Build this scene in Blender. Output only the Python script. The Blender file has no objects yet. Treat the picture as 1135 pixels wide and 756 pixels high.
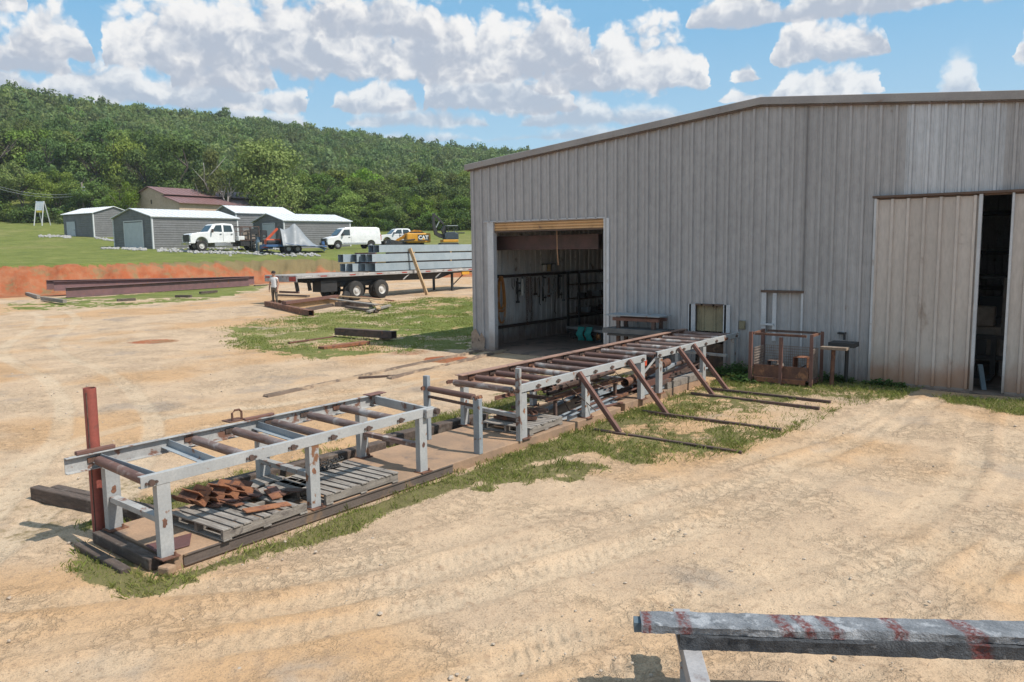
import bpy, math, random
import numpy as np
from mathutils import Vector, Matrix
random.seed(7); RNG = np.random.default_rng(11)
S = bpy.context.scene
COL = S.collection
R = math.radians

# ------------------------------------------------------------------ camera
H, FPX = 3.05, 878.87
PITCH, YAW, ROLL = R(6.708), R(37.458), R(-0.802)
cp, sp, cy, sy = math.cos(PITCH), math.sin(PITCH), math.cos(YAW), math.sin(YAW)
FW = Vector((-sy*cp, cy*cp, -sp)); RT0 = Vector((cy, sy, 0)); UP0 = RT0.cross(FW)
RT = RT0*math.cos(ROLL)+UP0*math.sin(ROLL); UP = UP0*math.cos(ROLL)-RT0*math.sin(ROLL)
FH = (-sy, cy); RH = (cy, sy)
cam = bpy.data.cameras.new('camera'); camo = bpy.data.objects.new('camera', cam); COL.objects.link(camo)
Mx = Matrix((RT, UP, -FW)).transposed().to_4x4(); Mx.translation = (0, 0, H); camo.matrix_world = Mx
cam.sensor_width = 36; cam.lens = 36*FPX/1135; cam.clip_start = .05; cam.clip_end = 6000
S.camera = camo

def ray(px, py): return FW+RT*((px-567.5)/FPX)+UP*((378-py)/FPX)
def at(px, py, z=None, X=None, Y=None, D=None):
    """a point of the place seen at this spot of the photograph, on a plane or at a depth"""
    d = ray(px, py); o = Vector((0, 0, H))
    if z is not None: t = (z-H)/d.z
    elif X is not None: t = X/d.x
    elif Y is not None: t = Y/d.y
    else: t = D/(d.x*FH[0]+d.y*FH[1])
    return o+d*t
def hor(px): return 378+FPX*(FW.z+RT.z*(px-567.5)/FPX)/UP.z

# ------------------------------------------------------------------ numpy noise
_P = RNG.random((256, 256)).astype(np.float32)
def vnoise(x, y):
    xi = np.floor(x).astype(int); yi = np.floor(y).astype(int); fx = x-xi; fy = y-yi
    fx = fx*fx*(3-2*fx); fy = fy*fy*(3-2*fy)
    a = _P[xi & 255, yi & 255]; b = _P[(xi+1) & 255, yi & 255]; c = _P[xi & 255, (yi+1) & 255]; d = _P[(xi+1) & 255, (yi+1) & 255]
    return (a*(1-fx)+b*fx)*(1-fy)+(c*(1-fx)+d*fx)*fy
def fbm(x, y, s=1., o=4):
    r = 0; a = .5; t = 0
    for i in range(o):
        r = r+a*vnoise(x*s+17.3*i, y*s-9.1*i); t += a; a *= .5; s *= 2.03
    return r/t
def sstep(a, b, x):
    t = np.clip((x-a)/(b-a), 0, 1); return t*t*(3-2*t)

# ------------------------------------------------------------------ mesh helpers
ORG = {}
def tag(o, label=None, cat=None, group=None, kind=None):
    if label: o['label'] = label
    if cat: o['category'] = cat
    if group: o['group'] = group
    if kind: o['kind'] = kind
    return o
def thing(name, label, cat, loc=(0, 0, 0), rz=0, group=None):
    o = bpy.data.objects.new(name, None); COL.objects.link(o); o.empty_display_size = .1
    o.location = loc; o.rotation_euler = (0, 0, rz); ORG[o] = Vector(loc)
    return tag(o, label, cat, group)
def dup(root, loc, rz=None, label=None, scale=None, group=None):
    r = root.copy(); COL.objects.link(r); r.location = loc
    if rz is not None: r.rotation_euler = (0, 0, rz)
    if scale: r.scale = scale
    if label: r['label'] = label
    if group: r['group'] = group
    for ch in list(root.children):
        c = ch.copy(); COL.objects.link(c); c.parent = r
        for g in list(ch.children):
            d = g.copy(); COL.objects.link(d); d.parent = c
    return r
def basis(a, b, up=(0, 0, 1)):
    a = Vector(a); b = Vector(b); d = (b-a).normalized(); u = Vector(up)
    if abs(d.dot(u)) > .999: u = Vector((0, 1, 0))
    s = d.cross(u).normalized(); u = s.cross(d).normalized()
    return a, b, d, s, u
class MB:
    def __init__(s): s.v = []; s.f = []
    def add(s, vs, fs):
        n = len(s.v); s.v += [tuple(q) for q in vs]; s.f += [tuple(i+n for i in f) for f in fs]; return s
    def box(s, c, d, rz=0):
        x, y, z = d[0]/2, d[1]/2, d[2]/2; ca, sa = math.cos(rz), math.sin(rz)
        vs = [(c[0]+i*x*ca-j*y*sa, c[1]+i*x*sa+j*y*ca, c[2]+k*z) for i in (-1, 1) for j in (-1, 1) for k in (-1, 1)]
        return s.add(vs, [(0, 1, 3, 2), (4, 6, 7, 5), (0, 4, 5, 1), (2, 3, 7, 6), (0, 2, 6, 4), (1, 5, 7, 3)])
    def box2(s, a, b): return s.box([(a[i]+b[i])/2 for i in range(3)], [abs(b[i]-a[i]) for i in range(3)])
    def prof(s, a, b, pts, up=(0, 0, 1), caps=True):
        a, b, d, sd, u = basis(a, b, up); n = len(pts)
        vs = [a+sd*x+u*z for x, z in pts]+[b+sd*x+u*z for x, z in pts]
        fs = [(i, (i+1) % n, n+(i+1) % n, n+i) for i in range(n)]
        if caps: fs += [tuple(range(n))[::-1], tuple(range(n, 2*n))]
        return s.add(vs, fs)
    def bar(s, a, b, w, h, up=(0, 0, 1)): return s.prof(a, b, [(-w/2, -h/2), (w/2, -h/2), (w/2, h/2), (-w/2, h/2)], up)
    def ibeam(s, a, b, h, w, t=.02, up=(0, 0, 1)):
        x, z, k = w/2, h/2, t/2
        return s.prof(a, b, [(-x, -z), (x, -z), (x, -z+t), (k, -z+t), (k, z-t), (x, z-t), (x, z), (-x, z), (-x, z-t), (-k, z-t), (-k, -z+t), (-x, -z+t)], up)
    def chan(s, a, b, h, w, t=.012, side=1, up=(0, 0, 1)):
        z = h/2; p = [(0, -z), (w*side, -z), (w*side, -z+t), (t*side, -z+t), (t*side, z-t), (w*side, z-t), (w*side, z), (0, z)]
        return s.prof(a, b, p if side > 0 else p[::-1], up)
    def angle(s, a, b, w, t=.01, up=(0, 0, 1), fx=1, fz=1):
        p = [(0, 0), (w*fx, 0), (w*fx, t*fz), (t*fx, t*fz), (t*fx, w*fz), (0, w*fz)]
        return s.prof(a, b, p if fx*fz > 0 else p[::-1], up)
    def tubesq(s, a, b, w, h, t=.008, up=(0, 0, 1)):
        a, b, d, sd, u = basis(a, b, up); vs = []
        for q in (a, b):
            for k in (0, t):
                x, z = w/2-k, h/2-k
                vs += [q+sd*i+u*j for i, j in ((-x, -z), (x, -z), (x, z), (-x, z))]
        fs = []
        for i in range(4):
            j = (i+1) % 4
            fs += [(i, j, 8+j, 8+i), (4+j, 4+i, 12+i, 12+j), (j, i, 4+i, 4+j), (8+i, 8+j, 12+j, 12+i)]
        return s.add(vs, fs)
    def tube(s, a, b, r, n=12, r2=None, caps=True):
        a, b, d, sd, u = basis(a, b); r2 = r if r2 is None else r2; vs = []
        for q, k in ((a, r), (b, r2)):
            vs += [q+(sd*math.cos(2*math.pi*i/n)+u*math.sin(2*math.pi*i/n))*k for i in range(n)]
        fs = [(i, (i+1) % n, n+(i+1) % n, n+i) for i in range(n)]
        if caps: fs += [tuple(range(n))[::-1], tuple(range(n, 2*n))]
        return s.add(vs, fs)
    def pipe(s, a, b, r, t=.01, n=14):
        a, b, d, sd, u = basis(a, b); vs = []
        for q in (a, b):
            for k in (r, r-t): vs += [q+(sd*math.cos(2*math.pi*i/n)+u*math.sin(2*math.pi*i/n))*k for i in range(n)]
        fs = []
        for i in range(n):
            j = (i+1) % n
            fs += [(i, j, 2*n+j, 2*n+i), (n+j, n+i, 3*n+i, 3*n+j), (j, i, n+i, n+j), (2*n+i, 2*n+j, 3*n+j, 3*n+i)]
        return s.add(vs, fs)
    def path(s, pts, r, n=6, closed=False):
        pts = [Vector(p) for p in pts]; m = len(pts); vs = []
        rr = r if isinstance(r, (list, tuple)) else [r]*m
        for i, p in enumerate(pts):
            a = pts[i-1] if (i or closed) else p; b = pts[(i+1) % m] if (i < m-1 or closed) else p
            d = (b-a).normalized(); u = Vector((0, 0, 1)) if abs(d.z) < .95 else Vector((0, 1, 0))
            sd = d.cross(u).normalized(); u = sd.cross(d)
            vs += [p+(sd*math.cos(2*math.pi*k/n)+u*math.sin(2*math.pi*k/n))*rr[i] for k in range(n)]
        fs = []
        for i in range(m if closed else m-1):
            j = (i+1) % m
            fs += [(i*n+k, i*n+(k+1) % n, j*n+(k+1) % n, j*n+k) for k in range(n)]
        if not closed: fs += [tuple(range(n))[::-1], tuple(range((m-1)*n, m*n))]
        return s.add(vs, fs)
    def lathe(s, c, ax, prof, n=20, closed=False):
        """profile (radius, offset along axis ax) about the point c"""
        c = Vector(c); ax = Vector(ax).normalized(); u = Vector((0, 0, 1)) if abs(ax.z) < .9 else Vector((1, 0, 0))
        e1 = ax.cross(u).normalized(); e2 = ax.cross(e1); m = len(prof); vs = []
        for r, o in prof: vs += [c+ax*o+(e1*math.cos(2*math.pi*k/n)+e2*math.sin(2*math.pi*k/n))*r for k in range(n)]
        fs = []
        for i in range(m if closed else m-1):
            j = (i+1) % m
            fs += [(i*n+k, i*n+(k+1) % n, j*n+(k+1) % n, j*n+k) for k in range(n)]
        if not closed: fs += [tuple(range(n))[::-1], tuple(range((m-1)*n, m*n))]
        return s.add(vs, fs)
    def poly(s, pts, nrm, t):
        """flat polygon with thickness t along nrm"""
        nrm = Vector(nrm)*t; n = len(pts); vs = [Vector(p) for p in pts]+[Vector(p)+nrm for p in pts]
        return s.add(vs, [tuple(range(n))[::-1], tuple(range(n, 2*n))]+[(i, (i+1) % n, n+(i+1) % n, n+i) for i in range(n)])
    def rock(s, c, r, sq=.7):
        t = (1+5**.5)/2
        vs = [(-1, t, 0), (1, t, 0), (-1, -t, 0), (1, -t, 0), (0, -1, t), (0, 1, t), (0, -1, -t), (0, 1, -t), (t, 0, -1), (t, 0, 1), (-t, 0, -1), (-t, 0, 1)]
        fs = [(0, 11, 5), (0, 5, 1), (0, 1, 7), (0, 7, 10), (0, 10, 11), (1, 5, 9), (5, 11, 4), (11, 10, 2), (10, 7, 6), (7, 1, 8), (3, 9, 4), (3, 4, 2), (3, 2, 6), (3, 6, 8), (3, 8, 9), (4, 9, 5), (2, 4, 11), (6, 2, 10), (8, 6, 7), (9, 8, 1)]
        a = random.random()*6.3; ca, sa = math.cos(a), math.sin(a); o = []
        ex = [random.uniform(.75, 1.3) for _ in range(3)]
        for q in vs:
            k = r/1.9*random.uniform(.8, 1.2); x, y, z = q[0]*k*ex[0], q[1]*k*ex[1], q[2]*k*sq*ex[2]
            o.append((c[0]+x*ca-y*sa, c[1]+x*sa+y*ca, c[2]+z))
        return s.add(o, fs)
    def build(s, name, mat, parent=None, smooth=0, bevel=0, origin=None):
        if parent is not None: off = ORG[parent]
        elif origin is not None: off = Vector(origin)
        else:
            xs, ys, zs = zip(*s.v); off = Vector(((min(xs)+max(xs))/2, (min(ys)+max(ys))/2, min(zs)))
        me = bpy.data.meshes.new(name); me.from_pydata([(x-off.x, y-off.y, z-off.z) for x, y, z in s.v], [], s.f)
        me.materials.append(mat); me.update()
        o = bpy.data.objects.new(name, me); COL.objects.link(o); ORG[o] = off
        if parent is not None: o.parent = parent
        else: o.location = off
        if smooth:
            me.polygons.foreach_set('use_smooth', [True]*len(me.polygons)); me.set_sharp_from_angle(angle=R(smooth))
        if bevel:
            b = o.modifiers.new('bevel', 'BEVEL'); b.width = bevel; b.segments = 2; b.limit_method = 'ANGLE'; b.angle_limit = R(40)
        return o
def np_mesh(name, V, F, mat, smooth=False, attrs=None):
    V = np.asarray(V, np.float32); F = np.asarray(F, np.int32); k = F.shape[1]
    me = bpy.data.meshes.new(name); me.vertices.add(len(V)); me.vertices.foreach_set('co', V.ravel())
    me.loops.add(F.size); me.loops.foreach_set('vertex_index', F.ravel())
    me.polygons.add(len(F)); me.polygons.foreach_set('loop_start', np.arange(0, F.size, k, dtype=np.int32))
    if smooth: me.polygons.foreach_set('use_smooth', np.ones(len(F), bool))
    for an, (dom, arr) in (attrs or {}).items():
        a = me.attributes.new(an, 'FLOAT', dom); a.data.foreach_set('value', np.asarray(arr, np.float32))
    me.update(calc_edges=True); me.materials.append(mat)
    return me
def link(name, me, parent=None, loc=(0, 0, 0)):
    o = bpy.data.objects.new(name, me); COL.objects.link(o); o.location = loc; ORG[o] = Vector(loc)
    if parent: o.parent = parent
    return o

# ------------------------------------------------------------------ materials
class NT:
    def __init__(s, tree): s.t = tree; s.n = tree.nodes; s.l = tree.links
    def new(s, typ, **kw):
        n = s.n.new(typ)
        for k, v in kw.items(): setattr(n, k, v)
        return n
    def set(s, sock, v):
        if isinstance(v, bpy.types.NodeSocket): s.l.new(v, sock)
        elif v is not None:
            if hasattr(sock.default_value, '__len__') and not isinstance(v, (int, float)):
                v = tuple(v); n = len(sock.default_value); sock.default_value = (v+(1,))[:n] if len(v) < n else v[:n]
            else: sock.default_value = v
    def math(s, op, a, b=None, c=None, clamp=False):
        n = s.new('ShaderNodeMath', operation=op, use_clamp=clamp); s.set(n.inputs[0], a)
        if b is not None: s.set(n.inputs[1], b)
        if c is not None: s.set(n.inputs[2], c)
        return n.outputs[0]
    def mix(s, f, a, b, typ='MIX'):
        n = s.new('ShaderNodeMix', data_type='RGBA', blend_type=typ); s.set(n.inputs[0], f); s.set(n.inputs[6], a); s.set(n.inputs[7], b); return n.outputs[2]
    def noise(s, vec, scale, detail=5, rough=.55, dist=0):
        n = s.new('ShaderNodeTexNoise'); s.set(n.inputs['Vector'], vec); n.inputs['Scale'].default_value = scale; n.inputs['Detail'].default_value = detail
        n.inputs['Roughness'].default_value = rough; n.inputs['Distortion'].default_value = dist; return n.outputs[0]
    def rng(s, v, a, b, c=0., d=1., smooth=True):
        n = s.new('ShaderNodeMapRange'); n.interpolation_type = 'SMOOTHSTEP' if smooth else 'LINEAR'
        s.set(n.inputs[0], v); n.inputs[1].default_value = a; n.inputs[2].default_value = b; n.inputs[3].default_value = c; n.inputs[4].default_value = d; return n.outputs[0]
    def mapv(s, vec, sc): 
        n = s.new('ShaderNodeMapping'); s.set(n.inputs[0], vec); n.inputs[3].default_value = sc; return n.outputs[0]
    def attr(s, name):
        n = s.new('ShaderNodeAttribute', attribute_name=name); return n.outputs['Fac']
def new_mat(name):
    m = bpy.data.materials.new(name); m.use_nodes = True; t = NT(m.node_tree); b = m.node_tree.nodes['Principled BSDF']
    return m, t, b
MATS = {}
def mat(name, c1, c2=None, scale=6, rough=.75, metal=0., bump=.15, spot=None, thr=.6, sscale=4, stretch=(1, 1, 1), var=.12, soft=.06, low=None, fine=40, panel=0):
    """two-tone noisy surface with optional worn spots; 'low' = (colour, z0, z1) splash-back soil near the ground"""
    if name in MATS: return MATS[name]
    m, t, b = new_mat(name); c2 = c2 or tuple(x*.8 for x in c1)
    tc = t.new('ShaderNodeTexCoord').outputs['Object']; oi = t.new('ShaderNodeObjectInfo').outputs['Random']
    off = t.new('ShaderNodeVectorMath', operation='ADD'); t.set(off.inputs[0], tc)
    cmb = t.new('ShaderNodeCombineXYZ'); t.set(cmb.inputs[0], t.math('MULTIPLY', oi, 37.)); t.set(cmb.inputs[1], t.math('MULTIPLY', oi, 11.)); t.l.new(cmb.outputs[0], off.inputs[1])
    v = t.mapv(off.outputs[0], stretch)
    n1 = t.noise(v, scale, 6, .6); col = t.mix(t.rng(n1, .35, .65), c1, c2)
    nf = t.noise(v, fine, 4, .65)
    col = t.mix(t.rng(nf, .3, .75, 0, .35), col, tuple(x*.55 for x in c2))
    if spot:
        n2 = t.noise(off.outputs[0], sscale, 7, .62, .4); col = t.mix(t.rng(n2, thr-soft, thr+soft), col, spot)
        if len(spot) and metal: t.set(b.inputs['Metallic'], t.rng(n2, thr-soft, thr+soft, metal, 0))
    elif metal: b.inputs['Metallic'].default_value = metal
    if low:
        sz = t.new('ShaderNodeSeparateXYZ'); t.set(sz.inputs[0], tc)
        f = t.math('ADD', sz.outputs[2], t.math('MULTIPLY', t.math('SUBTRACT', t.noise(tc, 1.7, 5), .5), .9))
        col = t.mix(t.rng(f, low[1], low[2], .85, 0), col, low[0])
    val = t.rng(oi, 0, 1, 1-var, 1+var, False)
    if panel:                                   # sheets that have aged differently
        sx = t.new('ShaderNodeSeparateXYZ'); t.set(sx.inputs[0], tc); wn = t.new('ShaderNodeTexWhiteNoise', noise_dimensions='1D'); t.set(wn.inputs['W'], t.math('FLOOR', t.math('DIVIDE', t.math('ADD', sx.outputs[0], sx.outputs[1]), .9144)))
        val = t.math('MULTIPLY', val, t.rng(wn.outputs['Value'], 0, 1, 1-panel, 1+panel, False))
    hs = t.new('ShaderNodeHueSaturation'); t.set(hs.inputs['Value'], val); t.set(hs.inputs['Color'], col)
    t.l.new(hs.outputs[0], b.inputs['Base Color']); t.set(b.inputs['Roughness'], t.rng(n1, .2, .8, max(.05, rough-.12), min(1, rough+.12)))
    if bump:
        bp = t.new('ShaderNodeBump'); bp.inputs['Strength'].default_value = bump; bp.inputs['Distance'].default_value = .02
        t.l.new(t.math('ADD', nf, n1), bp.inputs['Height']); t.l.new(bp.outputs[0], b.inputs['Normal'])
    MATS[name] = m
    return m
RUST = mat('rust', (.19, .085, .05), (.11, .055, .04), 5, .85, 0, .35, (.30, .14, .07), .6, 6)
RUSTD = mat('dark_rust', (.115, .07, .055), (.07, .048, .04), 5, .85, 0, .35, (.17, .08, .05), .62, 5)
RUSTO = mat('orange_rust', (.33, .14, .065), (.22, .09, .05), 7, .9, 0, .4, (.10, .05, .04), .6, 8)
BROWN = mat('brown_steel', (.175, .082, .062), (.13, .065, .052), 4, .7, 0, .15, (.20, .10, .06), .66, 4)
PRIMER = mat('red_primer_steel', (.20, .105, .105), (.155, .085, .085), 2, .6, 0, .08, (.24, .10, .05), .64, 3)
WHITE = mat('worn_white_paint', (.40, .40, .395), (.33, .335, .335), 3, .55, 0, .12, (.20, .095, .05), .635, 4.5, soft=.025)
WHITER = mat('rusted_white_paint', (.38, .375, .365), (.29, .285, .28), 3, .6, 0, .2, (.16, .08, .055), .57, 6, soft=.04)
GREYP = mat('worn_grey_paint', (.33, .36, .38), (.27, .30, .33), 3, .55, 0, .12, (.20, .10, .06), .64, 6, soft=.03)
ROLL = mat('worn_roller_steel', (.27, .20, .18), (.17, .10, .08), 3, .6, .25, .2, (.36, .33, .31), .58, 3, stretch=(1, 6, 6))
ROLLR = mat('rusty_roller_steel', (.17, .09, .07), (.12, .065, .055), 3, .7, .1, .2, (.28, .23, .21), .62, 3, stretch=(1, 6, 6))
OXIDE = mat('red_oxide_paint', (.29, .075, .055), (.22, .062, .048), 3, .65, 0, .1, (.15, .06, .045), .66, 6)
WOODG = mat('weathered_wood', (.32, .28, .24), (.21, .18, .155), 3, .9, 0, .5, (.12, .10, .09), .62, 5, stretch=(1, 8, 8))
WOODY = mat('weathered_wood_lengthwise', (.36, .325, .29), (.23, .20, .175), 3, .9, 0, .5, (.12, .10, .09), .62, 5, stretch=(8, 1, 8))
WOODD = mat('dark_old_timber', (.135, .095, .075), (.08, .06, .05), 3, .95, 0, .6, (.15, .12, .10), .6, 5, stretch=(1, 6, 6))
WOODT = mat('tan_timber', (.52, .36, .20), (.40, .27, .15), 3, .85, 0, .3, (.2, .13, .09), .64, 5, stretch=(6, 1, 6))
CONC = mat('stained_concrete', (.39, .245, .15), (.27, .18, .12), 1.6, .95, 0, .3, (.15, .11, .09), .6, 1.4, var=.03)
GALV = mat('galvanised_steel', (.46, .48, .50), (.36, .38, .41), 3, .45, .5, .08)
BLACK = mat('black_steel', (.022, .022, .024), (.035, .033, .032), 6, .6, 0, .1)
RUBBER = mat('rubber', (.022, .021, .02), (.04, .036, .032), 6, .9, 0, .1, (.13, .10, .08), .64, 3)
VWHITE = mat('white_vehicle_paint', (.78, .78, .78), (.75, .75, .75), 2, .3, 0, 0, var=.02, fine=3)
GLASS = mat('dark_vehicle_glass', (.03, .045, .05), (.05, .07, .075), 1, .08, 0, 0, var=.02, fine=2)
CHROME = mat('bright_metal', (.55, .55, .55), (.45, .45, .45), 5, .3, .8, 0)
YEL = mat('yellow_machine_paint', (.72, .36, .03), (.62, .29, .025), 3, .45, 0, .05, (.25, .13, .04), .7, 4)
BLUE = mat('blue_trailer_paint', (.05, .13, .30), (.04, .10, .24), 3, .5, 0, .05)
ORANGE = mat('orange_machine_paint', (.62, .10, .03), (.5, .08, .03), 3, .5, 0, .05)
REDL = mat('red_marker', (.42, .05, .03), (.36, .04, .03), 5, .5)
# ------------------------------------------------------------------ terrain
PXC = np.array([-400, 0, 100, 200, 300, 400, 500, 900.])
DCR = np.array([54, 54.5, 57, 62, 67, 70.5, 73.5, 82.])          # distance of the bank's crest
# height of the ground over the bank, given as where the ground shows in the view, per distance
YT = {76: [277, 277, 277, 277.4, 277.3, 276.4, 275.6, 273], 88: [270, 270, 270, 272, 273.5, 273.5, 272, 268],
      99: [263, 263, 263, 265, 267, 267, 266, 262], 125: [246, 246, 248, 253, 256, 256, 255, 250]}
HORC = np.array([hor(p) for p in PXC])
ZT = {D: H+(HORC-np.array(y))*D/FPX for D, y in YT.items()}
SIL = np.array([78, 106, 121, 129, 136, 149, 163, 190.])+15   # foot of the trees on the skyline
CRD = np.array([215, 225, 260, 300, 330, 350, 360, 360.])
ZC = H+(HORC-SIL)*CRD/FPX
def gz(x, y):
    x = np.asarray(x, float); y = np.asarray(y, float)
    D = x*FH[0]+y*FH[1]; L = x*RH[0]+y*RH[1]
    px = 567.5+FPX*np.clip(L/np.maximum(D, 1.), -1.1, .4); I = lambda a: np.interp(px, PXC, a)
    dc = I(DCR)
    wid = 2.3+1.3*fbm(L*.45+50, D*.12, 1, 3)
    base = np.interp(D, [0, 28, 43, 50, 58, 64], [0, 0, .25, .35, .45, .60])
    z76, z88, z99, z125 = (I(ZT[k]) for k in (76, 88, 99, 125)); crd = I(CRD); zc = I(ZC)
    zcr = 2.35+0*D
    up = np.where(D < 76, zcr+(z76-zcr)*np.clip((D-dc)/np.maximum(76-dc, 1), 0, 1), 0)
    up = np.where((D >= 76) & (D < 88), z76+(z88-z76)*(D-76)/12, up)
    up = np.where((D >= 88) & (D < 99), z88+(z99-z88)*(D-88)/11, up)
    up = np.where((D >= 99) & (D < 125), z99+(z125-z99)*(D-99)/26, up)
    t = np.clip((D-125)/(crd-125), 0, 1); up = np.where((D >= 125), z125+(zc-z125)*(t*.75+.25*t*t), up)
    up = np.where(D > crd, zc-(D-crd)*.12, up); up = np.maximum(up, np.where(D > 900, -30, -1e3)*1. if False else up)
    up = np.maximum(up, -20)
    s = sstep(dc-wid, dc, D)
    ero = s*(1-s)*4*((fbm(L*1.1, D*.25, 1, 4)-.5)*1.3+(fbm(x, y, 1.6, 3)-.5)*.4)
    z = base*(1-s)+up*s+ero
    z = z+np.where(D > 50, (fbm(x, y, .08, 3)-.5)*.35*sstep(50, 90, D), 0)
    return np.where(D < 1, 0, z)
def gz1(x, y): return float(gz(np.array([x]), np.array([y]))[0])
def atg(px, D):
    """ground point under this column of the picture at this distance"""
    r = (px-567.5)/FPX; x = D*(FH[0]+r*RH[0]); y = D*(FH[1]+r*RH[1])
    return Vector((x, y, gz1(x, y)))

def poly_sd(X, Y, P):
    """signed distance (+ inside) to polygon"""
    d = np.full(X.shape, 1e9); ins = np.zeros(X.shape, bool); n = len(P)
    for i in range(n):
        ax, ay = P[i]; bx, by = P[(i+1) % n]; ex, ey = bx-ax, by-ay
        t = np.clip(((X-ax)*ex+(Y-ay)*ey)/(ex*ex+ey*ey+1e-9), 0, 1)
        d = np.minimum(d, (X-ax-t*ex)**2+(Y-ay-t*ey)**2)
        c = ((ay > Y) != (by > Y)); xx = (bx-ax)*(Y-ay)/np.where(by == ay, 1e-9, by-ay)+ax; ins ^= c & (X < xx)
    return np.where(ins, 1, -1)*np.sqrt(d)
W2 = lambda pts, z=0: [tuple(at(a, b, z=z)[:2]) for a, b in pts]
MID = W2([(243, 366), (262, 384), (330, 399), (400, 396), (470, 387), (524, 392), (540, 372)])+[(-15.6, 26), (-24, 36)]+W2([(470, 331), (420, 338), (370, 343), (300, 351)], .2)
STRIP = [(-8.4, 3.55), (-8.1, 3.25), (-7.5, 3.1), (-6.75, 3.4), (-6.42, 5), (-6.42, 9), (-6.1, 9.9), (-5.2, 9.6), (-4.2, 11), (-3.9, 14), (-3.9, 15.6), (-3.2, 17), (-3.1, 18.4), (-7.1, 18.4), (-7.1, 3.7), (-8.5, 3.7)]
BACK = [(-9.6, 4.6), (-9.3, 8), (-10.0, 12), (-11, 15.5), (-8.6, 16.5), (-8.5, 4.4)]
DOORG = [(-2.75, 17.4), (-2.5, 16.75), (-1.6, 16.3), (-.6, 16.3), (0.2, 17.2), (-1, 17.9)]
NEARG = [(-7.0, 7.9), (-6.3, 7.2), (-5.8, 7.9), (-5.2, 9.4), (-6.0, 9.6)]
BEAMG = W2([(0, 334), (0, 342), (60, 340), (140, 337), (240, 330), (300, 318), (300, 310), (200, 322), (60, 330)], .4)
def grass_mask(x, y):
    D = x*FH[0]+y*FH[1]; L = x*RH[0]+y*RH[1]; px = 567.5+FPX*np.clip(L/np.maximum(D, 1.), -1.1, .4)
    n = fbm(x, y, .9, 4)-.5; n2 = fbm(x+31, y+7, 3.1, 3)-.5
    g = np.zeros(x.shape)
    near = (D < 24) & (D > 2); nb = near
    def put(P, amt, soft, nz, sel):
        nonlocal g
        d = poly_sd(x[sel], y[sel], P); v = sstep(-soft, soft, d+nz*(n[sel]*1.2+n2[sel]*.6)-.05)*amt
        g[sel] = np.maximum(g[sel], v)
    put(STRIP, 1, .12, .36, nb)
    thin = sstep(9.4, 10.5, y)*sstep(-7.0, -6.2, x)*sstep(17.2, 15.5, y)*sstep(-.02, .16, n+n2*.5+.03*(x+5.5))
    g = np.where(nb, g*(1-.9*thin), g); g = np.where(nb, g*np.where(y < 9.3, .85+.3*sstep(-.1, .1, n2), .45+.75*sstep(-.12, .12, n2+n*.4)), g)
    put(BACK, .75, .2, 1.6, nb); put(DOORG, 1, .15, .5, nb); put(NEARG, .7, .1, 1.3, nb)
    mid = (D > 15) & (D < 60)
    put(MID, 1, .35, 2.2, mid); put(BEAMG, .8, .5, 2.5, mid)
    left = np.maximum(sstep(-19, -30, x)*sstep(-.06, .08, n+n2*.7), .8*sstep(.06, .16, n+n2*.5))          # bald patches
    m2 = mid & (D < 48)
    g = np.where(m2, g*(1-.7*left), g); bx = at(392, 384, z=0); g = np.where(m2, g*(1-.75*sstep(1.6, .5, np.hypot((x-bx.x)*.6, (y-bx.y)*1.1)+1.2*n)), g)
    dc = np.interp(px, PXC, DCR)
    f = sstep(dc-.45, dc+.0, D+.6*n+.3*n2)
    g = np.maximum(g, f)
    bare = poly_sd(x, y, W2([(20, 261), (70, 259), (75, 262), (25, 264)], None) if False else [(0, 0), (0, 1), (1, 1)])
    return np.clip(g, 0, 1)
def clay_mask(x, y):
    D = x*FH[0]+y*FH[1]; L = x*RH[0]+y*RH[1]; px = 567.5+FPX*np.clip(L/np.maximum(D, 1.), -1.1, .4)
    dc = np.interp(px, PXC, DCR)
    n = fbm(x, y, .35, 4)-.5
    c = sstep(dc-6.5, dc-3.5, D+4*n)*sstep(dc+1.2, dc-.6, D)
    for (a, b, rr, k) in ((170, 378, 1.2, .6), (500, 398, .8, .9), (455, 391, .9, .5), (360, 378, .9, .45)):
        p = at(a, b, z=0); c = np.maximum(c, k*sstep(rr, rr*.3, np.hypot(x-p.x, (y-p.y))+1.2*n))
    return c
def dry_shade_mask(x, y):
    """dead grass and painted undercut shade at the crest of the bank and on the trodden ground behind the slab"""
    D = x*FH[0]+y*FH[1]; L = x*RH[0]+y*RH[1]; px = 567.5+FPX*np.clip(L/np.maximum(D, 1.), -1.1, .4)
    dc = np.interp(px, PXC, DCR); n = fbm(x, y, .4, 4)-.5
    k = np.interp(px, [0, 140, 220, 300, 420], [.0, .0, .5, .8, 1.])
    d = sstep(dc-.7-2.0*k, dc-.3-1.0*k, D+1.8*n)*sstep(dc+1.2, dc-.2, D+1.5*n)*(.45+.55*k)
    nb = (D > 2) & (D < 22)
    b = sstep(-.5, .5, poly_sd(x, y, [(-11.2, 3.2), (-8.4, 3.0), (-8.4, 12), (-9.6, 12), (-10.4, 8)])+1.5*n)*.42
    return np.clip(np.maximum(d, np.where(nb, b, 0)), 0, 1)
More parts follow.
